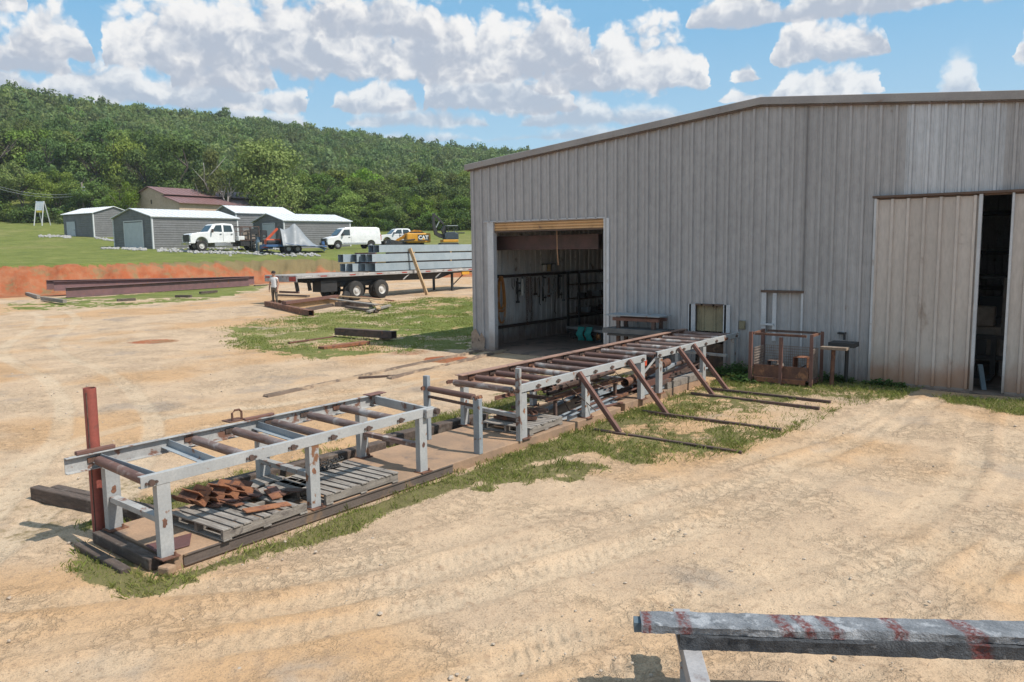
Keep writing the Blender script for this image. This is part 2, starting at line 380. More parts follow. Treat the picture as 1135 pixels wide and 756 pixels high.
TRK = [[(1012, 446), (965, 490), (885, 530), (770, 572), (620, 618), (450, 662), (250, 700), (-40, 742)],
       [(1105, 462), (1098, 520), (1030, 590), (880, 645), (720, 690), (500, 745), (330, 800)],
       [(1290, 500), (1200, 560), (1120, 650), (980, 760), (900, 840)],
       [(1010, 447), (945, 478), (850, 512), (700, 560), (500, 612), (350, 650), (120, 672), (-60, 690)],
       [(1250, 600), (1135, 640), (960, 640), (760, 690), (600, 750)],
       [(470, 430), (330, 455), (200, 470), (60, 520), (-60, 600)],
       [(-40, 345), (120, 347), (300, 338), (330, 336)], [(-30, 330), (60, 352), (30, 385), (90, 420), (120, 470), (80, 540)]]
def tracks(x, y):
    """height and dust along the wheel tracks: (displacement, worn-ness)"""
    dz = np.zeros(x.shape); wr = np.zeros(x.shape)
    for ti, T in enumerate(TRK):
        P = np.array([tuple(at(a, b, z=0)[:2]) for a, b in T])
        Q = []                                                  # smooth the path
        for i in range(len(P)-1):
            p0, p1, p2, p3 = P[max(i-1, 0)], P[i], P[i+1], P[min(i+2, len(P)-1)]
            for t in np.linspace(0, 1, 9)[:-1]: Q.append(.5*((2*p1)+(-p0+p2)*t+(2*p0-5*p1+4*p2-p3)*t*t+(-p0+3*p1-3*p2+p3)*t**3))
        Q.append(P[-1]); Q = np.array(Q); bd = np.full(x.shape, 1e9); bs = np.zeros(x.shape); bl = np.zeros(x.shape); acc = 0
        for i in range(len(Q)-1):
            a = Q[i]; e = Q[i+1]-a; ln = math.hypot(*e)
            sel = (x > min(a[0], a[0]+e[0])-1.3) & (x < max(a[0], a[0]+e[0])+1.3) & (y > min(a[1], a[1]+e[1])-1.3) & (y < max(a[1], a[1]+e[1])+1.3)
            if sel.any():
                X, Y = x[sel]-a[0], y[sel]-a[1]; t = np.clip((X*e[0]+Y*e[1])/(ln*ln), 0, 1)
                d = np.hypot(X-t*e[0], Y-t*e[1]); lat = (X*e[1]-Y*e[0])/ln; b = d < bd[sel]
                v = bd[sel]; v[b] = d[b]; bd[sel] = v; v = bs[sel]; v[b] = (acc+t*ln)[b]; bs[sel] = v; v = bl[sel]; v[b] = lat[b]; bl[sel] = v
            acc += ln
        sel = bd < 1.3
        X, Y, s, l = x[sel], y[sel], bs[sel], bl[sel]
        for o in ((-.28, .28) if ti < 5 else (-.7, .7)):
            q = l-o+.12*(fbm(s*.5+ti*9, s*0+o, 1, 2)-.5); w = sstep(.22, .13, np.abs(q)); fade = sstep(.44, .66, fbm(X+ti*13, Y+o*5, .7, 3))
            ch = np.abs(((s/.12+np.abs(q)*4.2+1.1*fbm(X, Y, 2.4, 3)) % 1)-.5)*2
            if ti < 5: dz[sel] += w*fade*(sstep(.4, .62, ch)-.55)*(.013 if ti in (2, 4) else .0075)
            dz[sel] -= w*.012; wr[sel] = np.maximum(wr[sel], w*((.25+.6*fade) if ti < 5 else (.9+.6*fade)))
            dz[sel] += .006*np.exp(-((np.abs(q)-.27)/.06)**2)*(.4+fade)
    return dz, wr

def make_ground():
    az = np.concatenate([np.linspace(-math.pi, -.68, 40, endpoint=False), np.linspace(-.68, .68, 840), np.linspace(.68, math.pi, 40)[1:]])
    rr = [.5, 1.2, 1.9, 2.5]
    while rr[-1] < 24: rr.append(rr[-1]*1.0066)
    while rr[-1] < 58: rr.append(rr[-1]*1.009)
    while rr[-1] < 130: rr.append(rr[-1]*1.011)
    while rr[-1] < 600: rr.append(rr[-1]*1.04)
    while rr[-1] < 5000: rr.append(rr[-1]*1.4)
    rr = np.array(rr); A, RR = np.meshgrid(az, rr)
    RR = RR/np.clip(np.cos(A), .6, 1)
    x = (RR*(np.sin(A)*RH[0]+np.cos(A)*FH[0])).ravel(); y = (RR*(np.sin(A)*RH[1]+np.cos(A)*FH[1])).ravel()
    z = gz(x, y); g = grass_mask(x, y); c = clay_mask(x, y)
    D = x*FH[0]+y*FH[1]; nr = (D < 40) & (D > -5); wr = np.zeros(x.shape); dz = np.zeros(x.shape)
    d1, w1 = tracks(x[nr], y[nr]); dz[nr] = d1; wr[nr] = w1
    inb = sstep(.3, -.1, np.maximum(np.abs(x+6.8)-8.8, np.abs(y-30)-11.6))      # level under the building
    ins = sstep(.12, 0., np.maximum(np.abs(x+7.8)-.8, np.abs(y-9.9)-6.3))
    fl = (1-inb)*(1-ins)
    near = sstep(45, 25, D)
    lump = (fbm(x, y, .6, 3)-.5)*.07+(fbm(x, y, 2.3, 3)-.5)*.030+(fbm(x+5, y, 7.5, 3)-.5)*.016
    z = z+fl*near*(dz*(1-g*.8)+lump+g*.015)-.03*inb-.02*ins
    n, m = len(rr), len(az); i = np.arange(n-1)[:, None]*m+np.arange(m-1)[None, :]
    F = np.stack([i, i+1, i+m+1, i+m], -1).reshape(-1, 4)
    last = np.arange(n-1)*m; F = np.concatenate([F, np.stack([last+m-1, last, last+m, last+2*m-1], -1)])
    F = F[:, ::-1]
    V = np.stack([x, y, z], 1); V = np.concatenate([V, [[0, 0, -.0]]])
    k = len(V)-1; me = np_mesh('ground', V, F, GROUND, True, {'grass': ('POINT', np.append(g, 0)), 'clay': ('POINT', np.append(c, 0)), 'worn': ('POINT', np.append(wr, 0)), 'dry': ('POINT', np.append(dry_shade_mask(x, y), 0)), 'mown': ('POINT', np.append(sstep(14, 30, D), 0))})
    return tag(link('ground', me), kind='structure')

def ground_material():
    m, t, b = new_mat('yard_ground')
    tc = t.new('ShaderNodeTexCoord').outputs['Object']
    g, c, w, dry = t.attr('grass'), t.attr('clay'), t.attr('worn'), t.attr('dry')
    big = t.noise(tc, .22, 4, .5); mid = t.noise(tc, 1.3, 6, .6, .3); fin = t.noise(tc, 9, 6, .7); grit = t.noise(tc, 55, 4, .7); grit2 = t.noise(tc, 160, 3, .7)
    dirt = t.mix(t.rng(mid, .34, .66), (.56, .41, .275), (.475, .345, .235))
    dirt = t.mix(t.rng(big, .46, .6), dirt, t.mix(mid, (.53, .33, .175), (.49, .315, .18)))
    dirt = t.mix(t.rng(t.noise(tc, .55, 5, .6), .56, .70), dirt, (.37, .29, .22))
    dirt = t.mix(t.math('MULTIPLY', w, .45), dirt, (.57, .45, .32))
    dirt = t.mix(t.rng(fin, .5, .72, 0, .75), dirt, (.30, .20, .13))
    dirt = t.mix(t.rng(grit, .52, .68, 0, .75), dirt, (.22, .155, .11)); dirt = t.mix(t.rng(grit, .34, .24, 0, .5), dirt, (.62, .53, .43))
    dirt = t.mix(t.rng(grit2, .54, .68, 0, .6), dirt, (.20, .145, .11))
    clay = t.mix(t.rng(mid, .35, .65), (.33, .095, .04), (.34, .145, .075)); clay = t.mix(t.rng(t.noise(tc, .8, 6, .7), .5, .64), clay, (.24, .15, .075))
    clay = t.mix(t.rng(fin, .55, .75, 0, .5), clay, (.24, .10, .05))
    mown = t.attr('mown'); tuft = t.noise(tc, .55, 9, .72, .3)
    gr = t.mix(t.rng(mid, .3, .7), (.145, .175, .036), (.19, .205, .055)); gr = t.mix(t.rng(fin, .45, .7), gr, (.085, .11, .025)); gr = t.mix(t.rng(t.noise(tc, .09, 4), .5, .65, 0, .6), gr, (.22, .205, .075)); gr = t.mix(t.rng(tuft, .45, .66, 0, .65), gr, (.085, .115, .026)); gr = t.mix(t.rng(tuft, .46, .34, 0, .5), gr, (.23, .22, .08))
    gr = t.mix(t.rng(grit, .5, .7, 0, .5), gr, (.20, .17, .085)); gr = t.mix(mown, t.mix(fin, (.115, .125, .036), (.20, .155, .08)), gr)
    col = t.mix(t.rng(t.math('ADD', c, t.math('MULTIPLY', t.math('SUBTRACT', fin, .5), .7)), .35, .62), dirt, clay)
    col = t.mix(t.rng(t.math('ADD', dry, t.math('MULTIPLY', t.math('SUBTRACT', t.math('ADD', t.math('MULTIPLY', fin, .5), t.math('MULTIPLY', mid, .5)), .5), 1.3)), .4, .65), col, t.mix(fin, (.13, .085, .05), (.24, .20, .09)))  # dead grass; the dark brown also paints undercut shade along the bank crest
    gm = t.math('ADD', g, t.math('MULTIPLY', t.math('SUBTRACT', t.math('ADD', t.math('MULTIPLY', fin, .65), t.math('MULTIPLY', grit, .35)), .5), 2.2))
    col = t.mix(t.rng(gm, .36, .62), col, gr)
    t.l.new(col, b.inputs['Base Color']); b.inputs['Roughness'].default_value = .95; b.inputs['Specular IOR Level'].default_value = .15
    bp = t.new('ShaderNodeBump'); bp.inputs['Strength'].default_value = .8; bp.inputs['Distance'].default_value = .035
    rd = t.math('ABSOLUTE', t.math('SUBTRACT', t.noise(tc, 5.5, 6, .66, .35), .5)); rmask = t.rng(t.noise(tc, .7, 4), .42, .58); rid = t.math('MULTIPLY', t.rng(rd, .0, .06), t.math('MULTIPLY', rmask, .42))
    h0 = rid
    h = t.math('ADD', t.math('MULTIPLY', fin, 1.), t.math('ADD', t.math('MULTIPLY', grit, .35), t.math('MULTIPLY', mid, .6)))
    
    t.l.new(t.math('ADD', h, h0), bp.inputs['Height']); t.l.new(bp.outputs[0], b.inputs['Normal'])
    return m
GROUND = ground_material()
make_ground()

# grass, weeds and stones that nobody could count
def leaf_mat(name, c1, c2, c3, trans=.35, scale=1.5, attr=None, objvar=True):
    m, t, b = new_mat(name); out = m.node_tree.nodes['Material Output']
    geo = t.new('ShaderNodeNewGeometry'); tc = t.new('ShaderNodeTexCoord').outputs['Object']
    col = t.mix(t.rng(t.noise(tc, scale, 4), .35, .65), c1, c2); col = t.mix(t.rng(geo.outputs['Random Per Island'], .6, 1, 0, .7), col, c3)
    hs = t.new('ShaderNodeHueSaturation'); t.set(hs.inputs['Color'], col)
    rnd = t.attr(attr) if attr else t.new('ShaderNodeObjectInfo').outputs['Random']
    if objvar:
        t.set(hs.inputs['Value'], t.rng(rnd, 0, 1, .68, 1.32, False)); t.set(hs.inputs['Hue'], t.rng(t.math('FRACT', t.math('MULTIPLY', rnd, 7.3)), 0, 1, .472, .518, False)); t.set(hs.inputs['Saturation'], t.rng(t.math('FRACT', t.math('MULTIPLY', rnd, 13.7)), 0, 1, .9, 1.12, False))
    t.l.new(hs.outputs[0], b.inputs['Base Color']); b.inputs['Roughness'].default_value = .7; b.inputs['Specular IOR Level'].default_value = .25
    tr = t.new('ShaderNodeBsdfTranslucent'); t.l.new(hs.outputs[0], tr.inputs[0]); mx = t.new('ShaderNodeMixShader'); mx.inputs[0].default_value = trans
    t.l.new(b.outputs[0], mx.inputs[1]); t.l.new(tr.outputs[0], mx.inputs[2]); t.l.new(mx.outputs[0], out.inputs[0])
    return m
GRASSM = leaf_mat('grass_blades', (.17, .21, .04), (.22, .24, .06), (.33, .28, .12), .3, 1.2, objvar=False)
def scatter_weeds(seed, n):
    """taller tufts and dry stalks standing out of the grass"""
    r = np.random.default_rng(seed); V = []; F = []
    x = r.uniform(-9.8, -3, n); y = r.uniform(2.9, 18.3, n); g = grass_mask(x, y); keep = (g > .35) & (r.random(n) < .5+.8*(fbm(x, y, 1.4, 2)-.5)) & ~((x > -8.6) & (x < -7.12) & (y > 3.6) & (y < 16.2))
    for px_, py_ in zip(x[keep], y[keep]):
        z = gz1(px_, py_); hh = r.uniform(.04, .11)*(1 if r.random() < .9 else 1.6)
        for k in range(r.integers(5, 11)):
            a = r.uniform(0, 6.28); L = hh*r.uniform(.5, 1.1); w = r.uniform(.0025, .005); q = np.array([px_+r.normal(0, .02), py_+r.normal(0, .02), z-.01]); o = np.array([math.cos(a), math.sin(a), 0])*L*r.uniform(.15, .7); s = np.array([-math.sin(a), math.cos(a), 0])*w
            n0 = len(V); V += [q-s, q+s, q+o*.4+np.array([0, 0, L*.7])+s*.7, q+o+np.array([0, 0, L])]; F += [(n0, n0+1, n0+2), (n0, n0+2, n0+3)]
    o = link('grass', np_mesh('grass', V, F, STALKM)); return tag(o, 'taller tufts and dry stalks standing out of the grass by the conveyors', 'grass', kind='stuff')
STALKM = leaf_mat('weed_stalks', (.14, .18, .035), (.21, .22, .06), (.38, .31, .15), .3, 2., objvar=False)
scatter_weeds(8, 5200)
def scatter_grass(name, n, box, dens, hgt, wid, label, seed, lean=.5):
    r = np.random.default_rng(seed); x = r.uniform(box[0], box[1], n); y = r.uniform(box[2], box[3], n)
    g = grass_mask(x, y)*np.clip(.2+1.6*fbm(x, y, 2.2, 3)-.3, 0, 1); k = (r.random(n) < g*dens)
    k &= ~((x > -8.55) & (x < -7.12) & (y > 3.6) & (y < 16.2)) & ~((x > -15.7) & (y > 18.3) & (x < 3))
    x, y = x[k], y[k]; n = len(x); z = gz(x, y)-.01; hh = hgt*(.35+r.random(n)**1.6)*(.5+fbm(x, y, .7, 2)); a = r.uniform(0, 6.283, n); w = wid*(.6+.8*r.random(n))
    lx, ly = r.normal(0, lean, n)*hh, r.normal(0, lean, n)*hh; ca, sa = np.cos(a)*w/2, np.sin(a)*w/2
    V = np.stack([np.stack([x-ca, y-sa, z], 1), np.stack([x+ca, y+sa, z], 1), np.stack([x+ca*.5+lx*.45, y+sa*.5+ly*.45, z+hh*.65], 1), np.stack([x+lx, y+ly, z+hh], 1)], 1).reshape(-1, 3)
    i = np.arange(n)[:, None]*4; F = np.concatenate([i+np.array([[0, 1, 2]]), i+np.array([[0, 2, 3]])])
    o = link(name, np_mesh(name, V, F, GRASSM)); return tag(o, label, 'grass', kind='stuff')
scatter_grass('grass', 620000, (-9.9, -2.5, 2.8, 18.4), .75, .062, .0095, 'patchy green grass along the slab, the roller conveyors and the metal wall', 1)
scatter_grass('grass', 520000, (-36, -15.6, 13, 36), .5, .055, .03, 'green grass patch left of the building around the rusty box beams', 2)
scatter_grass('grass', 30000, (-3, .6, 16.2, 18), .8, .09, .012, 'small grass patch in front of the gap between the sliding doors', 3)
def scatter_stones():
    r = np.random.default_rng(5); m = MB(); n = 0
    for i in range(3600):
        D = 5+r.random()**1.5*38; px = r.uniform(-60, 1200); rr = (px-567.5)/FPX; x = D*(FH[0]+rr*RH[0]); y = D*(FH[1]+rr*RH[1])
        if y > 18.2 and x > -15.8 or (-8.6 < x < -7 and 3.6 < y < 16.3): continue
        if fbm(np.array([x]), np.array([y]), .35, 3)[0] < .47 and r.random() < .75: continue
        s = .005+.016*r.random()**6; s *= 1+D/50; m.rock((x, y, gz1(x, y)+s*.2), s)
    return tag(m.build('gravel', mat('pale_stones', (.52, .43, .34), (.42, .34, .27), 9, .95, 0, .2)), 'loose pale stones strewn over the tan dirt yard', 'gravel', kind='stuff')
scatter_stones()
# ------------------------------------------------------------------ the metal building
YW = 18.42; XL, XR, XP = -15.6, 2.06, -6.77; ZE, ZP = 5.46, 6.32; YB = 42.
roofz = lambda x: ZP-(ZP-ZE)/(XP-XL)*abs(x-XP)
WALLM = mat('painted_wall_panel', (.405, .392, .392), (.37, .358, .358), .7, .5, .0, .05, (.20, .16, .13), .74, 2.2, stretch=(1, 1, .5), low=((.22, .14, .10), -.15, .5), var=.02, fine=9, panel=.035)
PATCHM = mat('bare_galvanised_panel', (.54, .54, .555), (.46, .465, .48), .9, .42, .2, .05, (.30, .27, .24), .7, 1.6, stretch=(1.5, 1, .5), var=.02, fine=9, panel=.05)
DOORM = mat('weathered_door_panel', (.56, .50, .455), (.48, .425, .385), .8, .5, .0, .06, (.28, .22, .18), .68, 1.5, stretch=(1.6, 1, .4), low=((.34, .17, .09), 0, .8), var=.02, fine=12)
TRIMM = mat('pale_trim', (.56, .57, .59), (.47, .48, .50), 2, .5, .1, .05, (.30, .20, .14), .68, 4, low=((.25, .17, .12), 0, .8), var=.03)
FASCM = mat('roof_edge_trim', (.36, .33, .31), (.29, .265, .255), 1.2, .5, 0, .05, (.2, .13, .09), .66, 2)
INTM = mat('inside_wall_panel', (.78, .78, .77), (.62, .61, .60), 1.2, .36, .25, .05, (.16, .11, .085), .68, 1.6, stretch=(1, 1.5, .4), low=((.16, .09, .06), 0, 1.2), var=.02)
TANM = mat('tan_door_flap', (.30, .25, .15), (.22, .19, .12), 2, .8, 0, .1, (.12, .09, .06), .6, 4)
SLATM = mat('tan_roll_door', (.66, .40, .19), (.55, .33, .15), 2, .55, 0, .05, (.25, .15, .09), .66, 4)
HEADM = mat('rusty_header', (.14, .085, .06), (.10, .07, .055), 3, .8)
bld = thing('metal_building', 'large grey ribbed metal workshop with low gable, open roll-up door and tall sliding doors', 'building', (XP, YW, 0))
PIT, OFF = .3048, .07
def ribs(m, x0, x1, zb, zt, put, out=.05, pit=PIT, minor=True):
    """a ribbed sheet from x0 to x1; put(u, height, outward) gives the point"""
    us = [(x0, 0), (x1, 0)]; k = math.floor((x0-OFF)/pit)-1
    while OFF+k*pit < x1+pit:
        c = OFF+k*pit
        for d, o in ((-.042, 0), (-.024, out), (.024, out), (.042, 0)): us.append((c+d, o))
        if minor:
            for q in (1/3, 2/3):
                for d, o in ((-.018, 0), (-.009, .008), (.009, .008), (.018, 0)): us.append((c+pit*q+d, o))
        k += 1
    us.append((XP, 0)) if x0 < XP < x1 and callable(zt) else None
    us = sorted([u for u in us if x0 <= u[0] <= x1]); f = zt if callable(zt) else (lambda u: zt); g = zb if callable(zb) else (lambda u: zb)
    n = len(m.v)
    for u, o in us: m.v += [tuple(put(u, g(u), o)), tuple(put(u, f(u), o))]
    m.f += [(n+2*i, n+2*i+2, n+2*i+3, n+2*i+1) for i in range(len(us)-1)]
fw = lambda u, z, o: (u, YW-o, z)
w = MB(); TOP = lambda u: roofz(u)-.02
for a, b, zb in ((XL, -14.95, 0), (-14.95, -10.95, 3.78), (-10.95, -8.33, 0), (-8.33, -7.6, 1.57), (-7.6, -6.60, 0), (-6.60, -5.71, 1.93), (-5.71, -4.24, 0), (-4.24, -3.70, 4.03), (-1.93, .4, 4.03), (.4, XR, 0)):
    ribs(w, a, b, zb, TOP, fw)
w.build('front_wall', WALLM, bld)
w = MB(); ribs(w, -3.70, -1.93, 4.03, TOP, lambda u, z, o: (u, YW-o-.004, z)); tag(w.build('patch_panel', PATCHM, bld), 'brighter bare metal sheets above the sliding doors')
w = MB(); ribs(w, -6.60, -5.71, 0, 1.93, lambda u, z, o: (u, YW+.05-o*.5, z)); w.build('filled_doorway', WALLM, bld)
w = MB(); ribs(w, YW, YB, 0, ZE-.02, lambda u, z, o: (XL-o, u, z)); w.build('side_wall', INTM, bld)
w = MB(); ribs(w, YW, YB, 0, ZE-.02, lambda u, z, o: (XR+o, u, z), minor=False); w.build('side_wall', WALLM, bld)
w = MB(); ribs(w, XL, XR, 0, TOP, lambda u, z, o: (u, YB+o, z), minor=False); w.build('back_wall', INTM, bld)
w = MB()
for xa, xb in ((XL-.12, XP), (XP, XR+.12)):
    n = len(w.v); za, zb = roofz(xa), roofz(xb)
    w.add([(xa, YW-.10, za), (xb, YW-.10, zb), (xb, YB+.1, zb), (xa, YB+.1, za), (xa, YW-.10, za+.05), (xb, YW-.10, zb+.05), (xb, YB+.1, zb+.05), (xa, YB+.1, za+.05)],
          [(0, 3, 2, 1), (4, 5, 6, 7), (0, 1, 5, 4), (2, 3, 7, 6), (0, 4, 7, 3), (1, 2, 6, 5)])
w.build('roof', GALV, bld)
w = MB()
for xa, xb in ((XL-.13, XP), (XP, XR+.13)):
    za, zb = roofz(xa), roofz(xb)
    w.add([(xa, YW-.115, za-.09), (xb, YW-.115, zb-.09), (xb, YW-.115, zb+.07), (xa, YW-.115, za+.07), (xa, YW-.03, za-.09), (xb, YW-.03, zb-.09), (xb, YW-.10, zb+.08), (xa, YW-.10, za+.08)],
          [(0, 1, 2, 3), (3, 2, 6, 7), (0, 4, 5, 1), (0, 3, 7, 4), (1, 5, 6, 2), (4, 7, 6, 5)])
w.box2((XL-.13, YW-.03, ZE-.1), (XL-.01, YB, ZE-.005))
w.build('roof_trim', FASCM, bld)
w = MB()
for xa, xb in ((XL-.05, XP), (XP, XR)): w.bar((xa, YW-.07, roofz(xa)-.125), (xb, YW-.07, roofz(xb)-.125), .03, .03)
w.build('drip_edge', HEADM, bld)
# roll-up door
w = MB(); w.box2((-14.95, YW-.045, 0), (-14.72, YW+.12, 3.80)); w.box2((-10.97, YW-.045, 0), (-10.80, YW+.12, 3.80)); w.box2((-15.1, YW-.05, 3.802), (-10.9, YW-.03, 3.83)); w.build('door_jamb', TRIMM, bld, bevel=.006)
w = MB(); w.add([(-15.63, YW-.058, 0), (-15.13, YW-.058, 0), (-15.10, YW-.058, .34), (-15.24, YW-.058, .52), (-15.30, YW-.058, .40), (-15.46, YW-.058, .63), (-15.63, YW-.058, .50), (-15.63, YW-.045, 0), (-15.13, YW-.045, 0), (-15.10, YW-.045, .34), (-15.24, YW-.045, .52), (-15.30, YW-.045, .40), (-15.46, YW-.045, .63), (-15.63, YW-.045, .50)], [(0, 1, 2, 3, 4, 5, 6)]+[((i+1) % 7, i, 7+i, 7+(i+1) % 7) for i in range(7)]); w.build('rotten_baseboard', mat('rotted_board', (.42, .30, .22), (.30, .21, .155), 5, .95, 0, .4, (.07, .05, .04), .6, 6), bld, bevel=.004)
m = MB()
for k in range(3):
    z = 3.545+.078*k; m.add([(-14.72, YW+.05, z), (-10.97, YW+.05, z), (-14.72, YW+.02, z+.012), (-10.97, YW+.02, z+.012), (-14.72, YW+.02, z+.05), (-10.97, YW+.02, z+.05), (-14.72, YW+.05, z+.062), (-10.97, YW+.05, z+.062)], [(0, 1, 3, 2), (2, 3, 5, 4), (4, 5, 7, 6)])
m.box2((-14.72, YW+.055, 3.52), (-10.97, YW+.08, 3.79)); rd = m.build('roll_up_door', SLATM, bld)
MB().box2((-14.72, YW+.005, 3.505), (-10.97, YW+.075, 3.54)).build('bottom_bar', HEADM, rd)
MB().tube((-14.9, YW+.4, 4.05), (-10.85, YW+.4, 4.05), .24, 18).build('door_coil', SLATM, bld, smooth=40)
# hatch for the roller line
for a, b in ((-8.52, -8.33), (-7.60, -7.43)): MB().box2((a, YW-.05, .92), (b, YW-.036, 1.60)).build('hatch_trim', TRIMM, bld)
MB().box2((-8.33, YW-.05, 1.57), (-7.6, YW-.034, 1.615)).build('hatch_header', HEADM, bld)
m = MB(); ribs(m, -8.33, -7.60, .93, 1.57, lambda u, z, o: (u, YW+.06-o*.5, z), minor=False); m.build('hatch_flap', TANM, bld)
m = MB(); ribs(m, -8.33, -7.60, 0, .62, lambda u, z, o: (u, YW+.12-o*.4, z), minor=False); m.build('hatch_lower_panel', mat('rusty_lower_panel', (.15, .085, .05), (.09, .06, .045), 3, .85, 0, .2, (.2, .13, .08), .6, 3), bld)
# old doorway outline
w = MB(); w.box2((-6.66, YW-.052, 1.00), (-6.55, YW-.034, 1.925)); w.box2((-5.745, YW-.05, 0), (-5.70, YW-.034, 1.925)); w.box2((-6.40, YW-.05, .8), (-6.31, YW-.02, 1.92)); w.box2((-6.66, YW-.09, 1.16), (-6.36, YW-.054, 1.205)); w.build('doorway_trim', TRIMM, bld)
MB().box2((-6.68, YW-.065, 1.927), (-5.69, YW-.034, 1.985)).build('doorway_header', HEADM, bld)
# sliding doors
def slide(x0, x1, nm):
    m = MB(); ribs(m, x0, x1, .05, 3.96, lambda u, z, o: (u, YW-.06-o*1.15, z), minor=False); d = m.build('sliding_door', DOORM, bld)
    f = MB(); f.box2((x0-.012, YW-.125, .03), (x0+.03, YW-.045, 3.98)); f.box2((x1-.05, YW-.13, .03), (x1+.012, YW-.045, 3.98)); f.box2((x0+.032, YW-.085, .0), (x1-.052, YW-.05, .055)); f.build('door_edge', TRIMM, d)
    return d
slide(-4.23, -2.25, 1); slide(-1.73, .25, 2)
w = MB(); w.box2((-4.28, YW-.15, 3.99), (.4, YW-.034, 4.035)); w.box2((-4.26, YW-.06, 3.95), (.4, YW-.05, 3.988)); w.build('door_header', HEADM, bld)
# inside: frames, girts and floor
w = MB()
for y in (YW+.35, 26.3, 34.1, YB-.3):
    w.ibeam((XL+.28, y, 0), (XL+.28, y, ZE-.25), .3, .2, .015, (1, 0, 0)); w.ibeam((XR-.28, y, 0), (XR-.28, y, ZE-.25), .3, .2, .015, (1, 0, 0))
    for xa, xb in ((XL+.2, XP), (XP, XR-.2)): w.ibeam((xa, y, roofz(xa)-.25), (xb, y, roofz(xb)-.25), .35, .2, .015)
w.build('steel_frame', BROWN, bld)
w = MB()
for z in (.55, 2.15, 3.9):
    w.chan((XL+.04, YW+.5, z), (XL+.04, YB-.4, z), .09, .06, .01, 1)
    w.chan((XL+.4, YB-.04, z+.4), (XR-.4, YB-.04, z+.4), .2, .08, .01, 1)
w.build('wall_girt', RUSTD, bld)
MB().box2((XL+.2, 19.0, 2.98), (-11.5, 19.2, 3.40)).build('ceiling_beam', mat('brown_beam', (.10, .05, .045), (.07, .045, .04), 3, .7), bld, bevel=.01)
m = MB(); ribs(m, YW+2, 33, 0, 5.2, lambda u, z, o: (-9.4+o, u, z), minor=False); m.build('partition_wall', INTM, bld)
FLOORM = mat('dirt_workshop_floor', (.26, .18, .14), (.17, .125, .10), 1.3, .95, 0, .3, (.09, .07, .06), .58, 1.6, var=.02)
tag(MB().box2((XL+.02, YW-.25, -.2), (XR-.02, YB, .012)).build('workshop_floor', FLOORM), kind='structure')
# embedded guide rails running to the roll-up door
def guide(pts, label):
    m = MB()
    for a, b in zip(pts, pts[1:]):
        m.bar((a[0], a[1], .0), (b[0], b[1], .0), .16, .05); m.bar((a[0]-.05, a[1], .035), (b[0]-.05, b[1], .035), .02, .03); m.bar((a[0]+.06, a[1], .035), (b[0]+.06, b[1], .035), .02, .03)
    tag(m.build('ground_rail', mat('half_buried_rail', (.26, .195, .155), (.19, .145, .115), 2, .9, 0, .3, (.45, .34, .24), .53, 1.3)), label, 'rail')
guide([(-14.15, 9.9), (-14.35, 12), (-14.65, 14.4), (-14.85, 16.5), (-15.0, 18.1)], 'half buried steel rail in the dirt leading to the left side of the roll-up door')
guide([(-13.65, 13.0), (-13.9, 15.2), (-14.2, 16.9), (-14.42, 18.6)], 'shorter half buried steel rail leading into the roll-up door, right of the longer one')
m = MB(); m.bar((-14.28, 12.6, .02), (-13.75, 13.3, .02), .07, .05); tag(m.build('ground_tie', RUSTD), 'rusty flat cross bar lying between the two half buried rails', 'bar')
# small things fixed on the front wall
m = MB().box2((-7.19, YW-.075, 1.03), (-7.04, YW-.034, 1.24)); pb = m.build('junction_box', TANM, bevel=.006); tag(pb, 'small tan metal cover plate on the wall right of the hatch', 'box')
MB().box2((-7.175, YW-.083, 1.05), (-7.055, YW-.0755, 1.22)).build('lid', TANM, pb)
hb = thing('wall_hook', 'small black steel bracket on the wall above the pipe stand', 'bracket', (-4.8, YW-.04, .9))
MB().box2((-4.9, YW-.16, 1.045), (-4.74, YW-.034, 1.085)).build('arm', BLACK, hb); MB().box2((-4.775, YW-.15, .92), (-4.735, YW-.10, 1.043)).build('drop', BLACK, hb)

